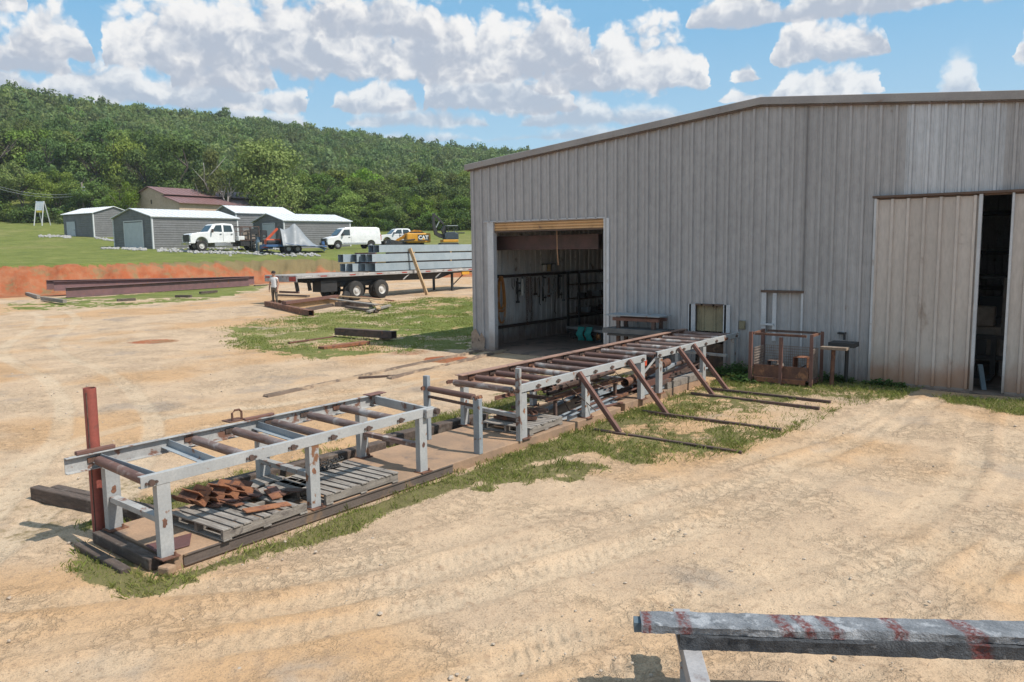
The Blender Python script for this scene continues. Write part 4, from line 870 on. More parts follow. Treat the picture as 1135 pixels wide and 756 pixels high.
for i in range(10):
    a = Vector((-8.1+random.random()*.8, 11.0+random.random()*2, .75)); b = a+Vector((random.uniform(-.4, .4), random.uniform(-.7, .7), -random.uniform(.25, .6)))
    lying('wire_offcut', a, b, ('rod', .008), random.choice((RUSTD, ROLL)), 'thin bent steel wire sticking out of the scrap under the far conveyor', 'wires in the scrap', 'wire')
o = thing('hand_pump', 'small red valve on a pale slanted strut in the gap between the conveyor sections', 'valve', (-7.3, 13.85, .13))
MB().lathe((-7.32, 13.82, .70), (0, 0, 1), [(.03, 0), (.05, .02), (.05, .12), (.02, .14)], 14).build('valve_body', mat('red_valve', (.6, .08, .03)), o, smooth=40)
MB().bar((-7.2, 14.1, .86), (-7.33, 13.5, .42), .03, .03).build('strut', WHITER, o); MB().tube((-7.32, 13.82, .13), (-7.32, 13.82, .70), .015).build('stem', RUSTD, o)

# ------------------------------------------------------------------ by the front wall
cg = thing('scrap_basket', 'rusty steel frame basket with mesh sides standing against the grey wall', 'basket', (-5.73, 17.3, 0))
x0, x1, y0, y1 = -6.36, -5.11, 17.0, 17.75
for x, y in ((x0, y0), (x1, y0), (x0, y1), (x1, y1)): MB().angle((x, y, 0), (x, y, 1.14), .07, .012, (0, 1, 0), 1 if x == x0 else -1, 1).build('corner_post', BROWN, cg)
MB().bar(((x0+x1)/2+.02, y0, 0), ((x0+x1)/2+.02, y0, 1.05), .07, .05, (0, 1, 0)).build('middle_post', BROWN, cg)
for z, h in ((1.10, .05), (.1, .1)):
    MB().bar((x0+.075, y0+.01, z), (x1-.075, y0+.01, z), .04, h).build('front_rail', RUST if z > 1 else RUSTO, cg); MB().bar((x0+.075, y1+.03, z), (x1-.075, y1+.03, z), .04, h).build('back_rail', RUSTD, cg)
    for x in (x0, x1): MB().bar((x, y0+.08, z), (x, y1-.08, z), .04, h).build('side_rail', RUST, cg)
MB().box2((x0+.03, y0+.045, .15), (x1-.03, y0+.06, .42)).build('kick_panel', RUST, cg); MB().box2((x0+.02, y0+.065, .12), (x1-.02, y1-.03, .14)).build('basket_floor', RUSTD, cg)
m = MB()
for i in range(27): x = x0+.05+i*(x1-x0-.1)/26; m.bar((x, y1-.03, .15), (x, y1-.03, .78), .012, .008, (0, 1, 0))
for i in range(11): z = .18+.06*i; m.bar((x0+.05, y1-.04, z), (x1-.05, y1-.04, z), .008, .012)
for i in range(13):
    y = y0+.09+i*(y1-y0-.16)/12
    for x in (x0+.02, x1-.02): m.bar((x, y, .15), (x, y, .78), .008, .012, (0, 1, 0))
for i in range(11):
    for x in (x0+.03, x1-.03): m.bar((x, y0+.08, .18+.06*i), (x, y1-.08, .18+.06*i), .008, .012)
m.build('wire_mesh', mat('pale_rusted_mesh', (.34, .27, .22), (.22, .16, .13), 6, .8), cg)
for i, (x, y, s, mt, lb) in enumerate(((-5.98, 17.35, .22, RUSTD, 'dark square steel block inside the rusty basket'), (-5.86, 17.3, .18, WOODG, 'pale block beside the dark block inside the basket'), (-5.35, 17.3, .3, RUSTO, 'tall orange rusty offcut at the right inside the basket'), (-6.2, 17.3, .12, GALV, 'pale crumpled sheet offcut at the left inside the basket'))):
    m = MB(); m.tubesq((x, y-s/2, .142+s*.8), (x, y+s/2, .142+s*.8), s, s*1.6, .01); tag(m.build('steel_offcut', mt), lb, 'offcut')
for i in range(12): lying('steel_bar', (-6.2+.07*i, 17.2, .17+.02*(i % 4)), (-6.15+.075*i+random.uniform(-.2, .2), 17.6, .2+.22*random.random()), ('rod', .015), random.choice((RUST, RUSTD, ROLL)), 'short thin bar among the offcuts in the rusty basket', 'bars in the basket', 'bar')
ps = thing('pipe_stand', 'rusty pipe stand with a flat steel head beside the basket at the wall', 'stand', (-4.75, 17.8, 0))
MB().tube((-4.78, 17.5, 0), (-4.76, 17.5, .80), .045, 14).build('post', RUST, ps, smooth=40); MB().tube((-4.62, 18.0, 0), (-4.60, 17.95, .80), .04, 12).build('post', BLACK, ps, smooth=40)
MB().box2((-5.0, 17.35, .80), (-4.46, 17.6, .86)).build('head_plate', mat('pale_worn_plate', (.33, .26, .2), (.2, .14, .1), 5, .8), ps, bevel=.005); MB().box2((-4.92, 17.65, .83), (-4.38, 18.05, .93)).build('head_channel', BLACK, ps, bevel=.005); MB().box2((-4.7, 17.62, .8), (-4.62, 17.9, .829)).build('tie', RUSTD, ps)
fr = thing('steel_bench', 'dark two-tier steel bench stacked with bars at the wall beside the roll-up door', 'bench', (-9.7, 18, 0))
for x in (-10.15, -9.15):
    for y in (17.75, 18.15): MB().bar((x, y, 0), (x, y, 1.22), .09, .07, (0, 1, 0)).build('leg', RUSTD, fr)
for y in (17.75, 18.15): MB().bar((-10.3, y, 1.20), (-9.0, y, 1.20), .09, .08).build('top_rail', BROWN, fr)
MB().box2((-10.5, 17.62, 1.29), (-8.93, 18.28, 1.315)).build('top_sheet', GREYP, fr); MB().box2((-10.4, 17.6, .78), (-9.0, 18.3, .83)).build('lower_shelf', BLACK, fr)
for i in range(4): m = MB(); m.tubesq((-10.55+.03*i, 17.68+.15*i, .90), (-8.85+.02*i, 17.68+.15*i, .90), .12, .13); tag(m.build('steel_tube', mat('dark_grey_tube', (.13, .135, .14), (.09, .095, .10), 4, .6), bevel=.004), 'dark grey square tube on the lower tier of the steel bench', 'tube', 'tubes on the steel bench')
for i, (x, z) in enumerate(((-10.7, .1), (-10.5, .27))): lying('steel_sheet', (x, 17.9, z), (x+1.1, 17.8, z), ('bar', .5-.12*i, .15), mat('dark_grey_tube', (0, 0, 0)), ('lower' if not i else 'upper')+' dark steel slab in the pair on the ground below the steel bench', cat='slab')
# weeds at the foot of the wall
def weeds(cx, cy, rx, ry, n, h, label, seed, kind='weed_clump'):
    r = np.random.default_rng(seed); V = []; F = []
    for i in range(n):
        a, q = r.uniform(0, 6.28), r.random()**.6; x, y = cx+rx*q*math.cos(a), cy+ry*q*math.sin(a); hh = h*(1-.6*q)*r.uniform(.5, 1.1)
        for k in range(5):
            z = hh*(k+1)/5*r.uniform(.7, 1.1); t = r.uniform(0, 6.28); L = r.uniform(.05, .11); d = np.array([math.cos(t), math.sin(t), r.uniform(-.2, .6)])*L; s = np.array([-math.sin(t), math.cos(t), 0])*L*.3
            p = np.array([x+r.normal(0, .03), y+r.normal(0, .03), z]); n0 = len(V); V += [p, p+d*.5+s, p+d, p+d*.5-s]; F.append((n0, n0+1, n0+2, n0+3))
    me = np_mesh(kind, np.array(V)-np.array([cx, cy, 0]), F, WEEDM); o = link(kind, me, loc=(cx, cy, 0)); tag(o, label, 'weeds')
WEEDM = leaf_mat('weed_leaves', (.05, .12, .025), (.08, .15, .035), (.12, .17, .05), .3, 3, objvar=False)
weeds(-6.95, 17.75, .6, .45, 420, .34, 'bright green clump of weeds between the hatch and the rusty basket', 1)
weeds(-4.95, 18.1, .55, .22, 160, .22, 'low green weeds at the wall behind the pipe stand', 2)
weeds(-6.55, 17.1, .35, .3, 120, .16, 'small low weeds in front of the rusty basket corner', 3)
weeds(-3.85, 18.1, .5, .2, 120, .14, 'thin low weeds at the foot of the closed sliding door', 4)

# ------------------------------------------------------------------ beam in the foreground
bd = Vector((.847, .531, 0)); bn = Vector((-.531, .847, 0))
SMEARS = ((.04, .03, .0), (.27, .045, .05), (.89, .05, .12), (1.03, .04, .12), (1.19, .045, .14), (1.62, .05, .08), (2.05, .07, .16), (2.67, .03, -.08), (2.84, .055, -.16))
def smeared(name, *a, which=SMEARS, **k):
    """weathered grey timber with slanting old red paint smears"""
    m = mat(name, *a, **k); t = NT(m.node_tree); b = m.node_tree.nodes['Principled BSDF']; src = b.inputs['Base Color'].links[0].from_socket
    tc = t.new('ShaderNodeTexCoord').outputs['Object']
    def dt(v): n = t.new('ShaderNodeVectorMath', operation='DOT_PRODUCT'); t.l.new(tc, n.inputs[0]); n.inputs[1].default_value = v; return n.outputs['Value']
    wob = t.math('MULTIPLY', t.math('SUBTRACT', t.noise(tc, 22, 5, .7), .5), .06); sd, nd, zd = dt(bd), dt(bn), dt((0, 0, 1)); across = t.math('SUBTRACT', t.math('MULTIPLY', nd, -1.), t.math('MULTIPLY', t.math('SUBTRACT', zd, .56), .8)); mk = None
    for s0, w_, sl in which:
        d = t.math('ABSOLUTE', t.math('ADD', t.math('SUBTRACT', t.math('SUBTRACT', sd, s0), t.math('MULTIPLY', across, sl*2)), wob)); f = t.rng(d, w_*1.25, w_*.55); mk = f if mk is None else t.math('MAXIMUM', mk, f)
    mk = t.math('MULTIPLY', mk, t.rng(t.noise(tc, 30, 6, .72), .40, .58, .2, .95)); t.l.new(t.mix(mk, src, (.15, .035, .03)), b.inputs['Base Color']); return m
BW = smeared('grey_weathered_beam', (.24, .25, .27), (.15, .16, .175), 5, .92, 0, 1., (.34, .35, .37), .57, 7, stretch=(1.2, 2.4, 2.2), fine=30)
E0 = at(709, 677, z=.56); E0 = Vector((E0.x, E0.y, 0))
fb = thing('timber_beam', 'long grey weathered beam with dark red paint smears on a low support in the foreground', 'beam', (E0.x, E0.y, 0))
def bb(s0, s1, n0, n1, z0, z1):
    a = E0+bd*s0; b = E0+bd*s1; vs = []
    for z in (z0, z1): vs += [p+bn*n+Vector((0, 0, z)) for p, n in ((a, n0), (b, n0), (b, n1), (a, n1))]
    return vs, [(0, 3, 2, 1), (4, 5, 6, 7), (0, 1, 5, 4), (1, 2, 6, 5), (2, 3, 7, 6), (3, 0, 4, 7)]
def rough_beam(s0, s1, n0, n1, z0, z1, amp, seed):
    r = np.random.default_rng(seed); ns = int((s1-s0)/.02); V = []; ring = [(n0, z0), (n0, (z0+z1)/2), (n0, z1-.01), (n0+.012, z1), (n0+(n1-n0)*.33, z1), (n0+(n1-n0)*.66, z1), (n1, z1), (n1, z0)]
    wv = [r.normal(0, amp, ns+1) for _ in ring]; wv = [np.convolve(q, np.ones(3)/3, 'same')+amp*np.sin(np.arange(ns+1)*.07+k)*.8 for k, q in enumerate(wv)]
    for i in range(ns+1):
        for k, (n, z) in enumerate(ring): p = E0+bd*(s0+(s1-s0)*i/ns)+bn*(n+wv[k][i]*(k in (0, 1, 2))); V.append((p.x, p.y, z+wv[k][i]*.6*(k not in (0, 7))))
    m = len(ring); F = [(i*m+k, i*m+(k+1) % m, (i+1)*m+(k+1) % m, (i+1)*m+k) for i in range(ns) for k in range(m)]+[tuple(range(m))[::-1], tuple(range(ns*m, ns*m+m))]
    return MB().add(V, F)
rough_beam(0, 4.2, -.20, 0, .50, .56, .0055, 3).build('top_plank', BW, fb, smooth=30)
BWF = smeared('dark_weathered_beam', which=(SMEARS[6], SMEARS[8]), *( (.085, .09, .10), (.05, .053, .06), 5, .95, 0, 1., (.2, .2, .21), .64, 9), fine=34, stretch=(1.5, 2.4, 2))
rough_beam(.25, 4.2, -.215, -.02, .40, .498, .007, 4).build('lower_beam', BWF, fb, smooth=30)
MB().add(*bb(-.045, .02, -.13, -.03, .47, .535)).build('end_lug', mat('blue_grey_lug', (.12, .17, .21)), fb)
P0 = E0+bd*.27
for q, nm in ((0, 'a'), (3.3, 'b')):
    a = P0+bd*(q+.06)
    t = MB().tubesq(a+bn*.40+Vector((0, 0, .335)), a-bn*.60+Vector((0, 0, .335)), .12, .125, .008).build('cross_tube', mat('pale_grey_tube', (.36, .345, .345), (.28, .27, .275), 4, .7, 0, .2, (.18, .14, .13), .62, 5), fb, bevel=.004)
    MB().bar(a-bn*.12+Vector((0, 0, -.02)), a-bn*.12+Vector((0, 0, .27)), .1, .1, (0, 1, 0)).build('support_leg', GREYP, fb)
# ------------------------------------------------------------------ steel and timber lying about the yard
def obar(kind, p, q, shape, mt, label, cat, group=None, end=None):
    m = MB(); a, b = Vector(p), Vector(q)
    if shape[0] == 'sq': m.tubesq(a, b, shape[1], shape[2], .012)
    elif shape[0] == 'I': m.ibeam(a, b, shape[1], shape[2], .02)
    elif shape[0] == 'pipe': m.pipe(a, b, shape[1], .01)
    else: m.bar(a, b, shape[1], shape[2])
    return tag(m.build(kind, mt, bevel=.004), label, cat, group)
G0 = lambda px, py, z=0., h=0.: Vector((*at(px, py, z=z)[:2], z+h))
gp = lambda x, y, h=0.: Vector((x, y, gz1(x, y)+h))
obar('box_beam', G0(374, 374, 0, .22), G0(437, 378.5, 0, .22), ('sq', .26, .24), RUSTD, 'dark rusty square box beam lying on the green grass left of the building', 'beam')
for i, (px, py) in enumerate(((388, 373), (428, 378))): m = MB(); c = G0(px, py-1); m.box((c.x, c.y, .04), (.14, .5, .09)); tag(m.build('wood_block', WOODT), ('left' if not i else 'right')+' wooden block under the dark box beam on the grass', 'block')
obar('steel_channel', G0(356, 388, 0, .06), G0(407, 381.5, 0, .07), ('bar', .3, .09), RUSTO, 'flat orange rusty steel piece in front of the box beam on the grass', 'steel piece')
obar('steel_strip', G0(320, 381, 0, .03), G0(372, 374, 0, .03), ('bar', .12, .05), RUST, 'thin rusty strip lying on bare soil behind the flat orange steel piece', 'steel piece')
obar('box_beam', gp(*at(296, 341, z=.15)[:2], .14), gp(*at(345, 350, z=.15)[:2], .14), ('sq', .26, .26), RUST, 'rusty square box beam lying on the ground at the feet of the person', 'beam')
for i, (a, b, w, h, zz, mt, lb) in enumerate((((319, 344), (374, 337.5), .30, .30, .15, WOODT, 'tan square timber lying on the ground behind the rusty box beam'), ((315, 345), (374, 338), .26, .14, .38, BROWN, 'dark brown timber lying on top of the tan timber'), ((330, 347), (368, 341), .2, .16, .08, WOODD, 'short dark timber on the grass right of the rusty box beam'))):
    obar('timber', gp(*at(*a, z=.15)[:2], zz), gp(*at(*b, z=.15)[:2], zz), ('bar', w, h), mt, lb, 'timber')
rs = [((366, 339), (418, 345), .28, .05, .30, WOODG, 'wide grey board on the pile beside the trailer wheels'), ((368, 337), (425, 341), .22, .05, .36, WOODT, 'tan board on top of the pile beside the trailer wheels'), ((384, 343), (418, 347), .2, .1, .1, WOODD, 'dark short timber at the bottom of the board pile'),
      ((372, 341), (412, 341), .25, .22, .12, WOODD, 'thick dark timber under the board pile'), ((408, 348), (432, 342), .18, .08, .12, WOODG, 'pale grey board lying across the right end of the pile'), ((400, 336), (436, 340), .16, .05, .25, RUSTO, 'reddish board at the rear of the pile by the wheels'), ((410, 337), (420, 347), .2, .06, .22, WOODT, 'short brown board slanting over the right end of the pile')]
for a, b, w, h, zz, mt, lb in rs: obar('board', gp(*at(*a, z=.15)[:2], zz), gp(*at(*b, z=.15)[:2], zz), ('bar', w, h), mt, lb, 'board')
m = MB(); c = gp(*at(306, 340, z=.15)[:2]); 
for i in range(9): m.rock((c.x+random.uniform(-.3, .3), c.y+random.uniform(-.3, .3), c.z+.12+.08*random.random()), .13)
tag(m.build('scrap_heap', RUST), 'small heap of rusty lumps beside the rusty box beam', 'scrap')
obar('plank', gp(*at(308, 331, z=.2)[:2], .1), gp(*at(342, 332, z=.2)[:2], .1), ('bar', .25, .1), WOODD, 'long dark plank on the dirt under the rear of the flatbed trailer', 'plank')
# big I-beams by the bank
q1 = at(60, 322.5, z=.72); q2 = at(52, 321, z=.80)
IB = [((-51.9, 22.3, .38), (-51.8, 35.3, .50), 'long purplish steel I-beam lying nearest to the dirt road'), ((q1.x, q1.y, .72), (-52.7, 36.4, .56), 'long purplish steel I-beam lying in the middle between two others at the clay bank'), ((q2.x, q2.y, .80), (-53.4, 31.5, .62), 'purplish steel I-beam lying farthest back against the clay bank')]
for a, b, lb in IB: obar('steel_i_beam', (a[0], a[1], a[2]+.30), (b[0], b[1], b[2]+.30), ('I', .60, .32), PRIMER, lb, 'beam')
for i, (a, b, lb) in enumerate((((14, 322.5), (43, 331), 'grey pole lying on the grass left of the steel I-beams'), ((47, 332.5), (72, 336), 'short grey pole lying on the road edge in front of the I-beams'))):
    obar('pole', G0(*a, .36, .1), G0(*b, .36, .1), ('bar', .2, .2), WOODG, lb, 'pole')
for i, (a, b) in enumerate((((130, 334), (150, 333)), ((195, 329.5), (212, 329.5)), ((222, 325.5), (240, 324)), ((282, 318), (300, 317)))):
    obar('timber', G0(*a, .42, .06), G0(*b, .42, .06), ('bar', .2, .14), WOODD, ('short dark timber on the verge left of the middle of the I-beams', 'second short dark timber on the verge from the right below the I-beams', 'pale edged timber on the verge at the right part of the I-beams', 'short dark timber on the verge just right of the I-beams')[i], 'timber')

# ------------------------------------------------------------------ wheels
RIM = mat('pale_rim', (.62, .60, .57), (.5, .48, .45), 4, .45, .1)
def wheel(par, x, y, z, r, w, side, rim=None, rr=.56):
    """axis along local Y; side = +1 / -1, the face that shows"""
    p = [(r*.5, -w/2), (r*.9, -w/2), (r*.98, -w*.38), (r, -w*.2), (r, w*.2), (r*.98, w*.38), (r*.9, w/2), (r*.5, w/2)]
    t = MB().lathe((x, y, z), (0, 1, 0), p, 26, True).build('wheel', RUBBER, par, smooth=40)
    f = w/2*side; c = MB().lathe((x, y, z), (0, side, 0), [(r*rr, w*.3), (r*rr, w*.46), (r*rr*.88, w*.46), (r*rr*.8, w*.25), (r*rr*.42, w*.22), (r*.2, w*.5), (r*.16, w*.55)], 22)
    c.build('rim', rim or RIM, t, smooth=35)
    m = MB()
    for k in range(8): a = k*math.pi/4; m.lathe((x+r*rr*.62*math.cos(a), y+w*.23*side, z+r*rr*.62*math.sin(a)), (0, side, 0), [(r*.06, 0), (r*.06, .01)], 8)
    m.build('hand_hole', BLACK, t)
    return t

# ------------------------------------------------------------------ flatbed trailer
DECKM = mat('trailer_deck', (.40, .36, .32), (.29, .26, .235), 2, .85, 0, .2, (.2, .17, .15), .62, 3, stretch=(6, .5, 6))
TX1, TX0, TY0, TY1 = -33.55, -36.15, 25.7, 41.2
tz = gz1(-34.8, 30.5); DZ = tz+1.50
ft = thing('flatbed_trailer', 'long flatbed trailer with worn deck and two axles carrying grey steel beams', 'trailer', (-34.8, 30.5, tz))
MB().box2((TX0, TY0, DZ-.06), (TX1, TY1, DZ)).build('deck', DECKM, ft)
SR = mat('trailer_side_rail', (.42, .40, .385), (.30, .285, .275), 3, .6, 0, .1, (.2, .13, .1), .62, 4)
MB().box2((TX1+.003, TY0, DZ-.17), (TX1+.05, TY1, DZ+.005)).build('side_rail', SR, ft, bevel=.01); MB().box2((TX0-.05, TY0, DZ-.17), (TX0-.003, TY1, DZ+.005)).build('side_rail', SR, ft)
MB().box2((TX0-.05, TY0-.05, DZ-.34), (TX1+.05, TY0-.003, DZ)).build('rear_sill', SR, ft, bevel=.01)
for x0, x1 in ((TX0+.05, TX0+.40), (TX0+.75, TX0+1.15), (TX1-.55, TX1-.02)): MB().box2((x0, TY0-.068, DZ-.30 if x0 > TX0+1 else DZ-.14), (x1, TY0-.053, DZ-.06)).build('tail_light', REDL, ft)
for k in range(15):
    y = TY0+.5+k*1.0; MB().box2((TX1+.053, y, DZ-.11), (TX1+.062, y+.42, DZ-.055)).build('reflector', REDL if k % 2 else mat('pale_reflector', (.62, .58, .55)), ft)
for x in (TX0+.8, TX1-.8):
    MB().prof((x-.06, 0, 0), (x+.06, 0, 0), [(-y, z) for y, z in ((TY0+.05, DZ-.08), (TY0+.05, DZ-.30), (TY0+2, DZ-.5), (TY1-4, DZ-.62), (TY1-2.6, DZ-.3), (TY1, DZ-.3), (TY1, DZ-.08))]).build('main_beam', BLACK, ft)
m = MB()
for k in range(18): y = TY0+.4+k*.85; m.box2((TX0+.02, y, DZ-.16), (TX1-.02, y+.07, DZ-.062))
m.build('cross_members', BLACK, ft)
WY = (29.75, 31.65)
for y in WY:
    for x, s in ((TX1-.16, 1), (TX1-.50, 1), (TX0+.16, -1), (TX0+.50, -1)):
        o = MB(); p_ = ORG[ft]
        r, w_ = .54, .29; pr = [(r*.5, -w_/2), (r*.9, -w_/2), (r*.98, -w_*.38), (r, -w_*.2), (r, w_*.2), (r*.98, w_*.38), (r*.9, w_/2), (r*.5, w_/2)]
        t = o.lathe((x, y, tz+.52), (1, 0, 0), pr, 28, True).build('wheel', RUBBER, ft, smooth=40)
        MB().lathe((x, y, tz+.52), (s, 0, 0), [(.30, .06), (.30, .135), (.265, .135), (.24, .03), (.14, .02), (.12, .12), (.09, .15)], 24).build('rim', RIM, t, smooth=35)
        q = MB()
        for k in range(5): a = k*1.2566+.3; q.lathe((x+.028*s, y+.19*math.cos(a), tz+.52+.19*math.sin(a)), (s, 0, 0), [(.035, 0), (.035, .008)], 8)
        q.build('hand_hole', BLACK, t)
    MB().tube((TX0+.2, y, tz+.52), (TX1-.2, y, tz+.52), .07, 12).build('axle', BLACK, ft)
MB().box2((TX0+.5, 29.0, DZ-.75), (TX1-.5, 32.4, DZ-.5)).build('axle_frame', BLACK, ft)
MB().box2((TX1-.9, 27.4, DZ-.95), (TX1-.2, 28.5, DZ-.35)).build('tool_box', BLACK, ft)
for y in (26.1, 26.9): MB().bar((TX1-.6, y, DZ-.3), (TX1-.55, y+.05, DZ-.85), .22, .08, (0, 1, 0)).build('bumper_hanger', BLACK, ft)
MB().box2((TX1-2, 26.05, DZ-.95), (TX1-.4, 26.15, DZ-.85)).build('bumper_bar', BROWN, ft)
m = MB(); m.lathe((TX1-.1, 28.95, tz+.30), (1, 0, 0), [(.10, 0), (.24, .02), (.24, .14), (.1, .16)], 18); m.build('air_tank', BLACK, ft, smooth=40)
for y in (38.2,):
    for x in (TX1-.5, TX0+.5): MB().bar((x, y, tz+.1), (x, y, DZ-.3), .12, .12, (0, 1, 0)).build('landing_leg', BLACK, ft); MB().box((x, y, tz+.06), (.3, .3, .06)).build('landing_foot', BLACK, ft)
    MB().bar((TX1-.5, y, tz+.4), (TX1-.5, y+1.2, DZ-.35), .05, .05).build('leg_brace', BLACK, ft)
for y in (33.6, 36.4): MB().bar((TX1-.03, y-.25, DZ-.50), (TX1-.03, y+.25, DZ-.2), .05, .05).build('winch_bar', SR, ft)
MB().box2((TX1-.06, 38.6, DZ-.4), (TX1+.03, 39.3, DZ-.22)).build('marker_lamp', YEL, ft)
GB = mat('grey_primed_steel', (.33, .385, .42), (.28, .335, .37), 2, .5, 0, .04, (.22, .25, .27), .68, 3, var=.06)
def YX(px, X): # where along the trailer this column of the picture falls
    return at(px, 300, X=X).y
LAY = [(DZ+.265, [(-33.95, 413), (-34.45, 402), (-35.0, 388), (-35.5, 380)], .44, .46), (DZ+.265+.53, [(-33.95, 410), (-34.45, 403), (-35.0, 393), (-35.5, 378)], .44, .46), (DZ+.265+1.05, [(-33.95, 418), (-34.45, 412)], .42, .46)]
row = ('nearest the edge', 'second from the edge', 'third from the edge', 'farthest from the edge')
for li, (z, L, h, w_) in enumerate(LAY):
    for i, (x, px) in enumerate(L):
        y = YX(px, x); m = MB(); m.tubesq((x, y, z), (x, TY1+.6, z), w_, h, .02)
        tag(m.build('steel_beam', GB, bevel=.006), 'grey steel box beam on the trailer, '+('bottom', 'middle', 'top')[li]+' layer, '+row[i], 'beam', 'steel beams on the trailer')
    for k, y in enumerate((31.5, 34.6, 37.9)):
        zz = z+h/2+.045 if li < 2 else None
        if zz:
            for s, x in ((0, -34.6),): tag(MB().box((x, y-.1, zz), (1.75, .10, .085)).build('wood_spacer', WOODT if k else BROWN), 'wooden spacer between the '+('bottom and middle' if li == 0 else 'middle and top')+' layers, '+('left', 'middle', 'right')[k]+' one', 'spacer', 'spacers in the load')
    for k, y in enumerate((32.4, 35.6, 38.8)): tag(MB().box2((-33.73, y, z-h/2+.01), (-33.722, y+.12, z+h/2-.01)).build('steel_tab', BLACK if k != 1 or li else BLUE), 'dark vertical strap on the '+('bottom', 'middle', 'top')[li]+' layer of the load, '+('left', 'middle', 'right')[k]+' one', 'strap', 'straps on the load')
for k, y in enumerate((30.7, 34.5, 38.6)): tag(MB().box((-34.7, y, DZ+.0), (2.2, .12, .06)).build('wood_spacer', WOODT), 'flat wooden spacer under the load on the trailer deck, '+('left', 'middle', 'right')[k]+' one', 'spacer', 'spacers on the deck')
for li, z in ((0, DZ+.265+.265), (1, DZ+.265+.79)): tag(MB().box2((-34.1, YX(413, -33.95)+1.2, z-.04), (-33.8, 41.0, z+.04)).build('packing_board', WOODD), 'long dark packing board between the '+('bottom and middle' if not li else 'middle and top')+' layers of the load', 'board')
m = MB(); a = at(472, 329, z=.2); m.bar((a.x+.2, a.y-.1, gz1(a.x, a.y)+.02), (-33.60, YX(455, -33.6), DZ+1.32), .20, .09, (0, 1, 0)); tag(m.build('prop_plank', WOODT), 'long brown plank leaning against the load of the trailer', 'plank')

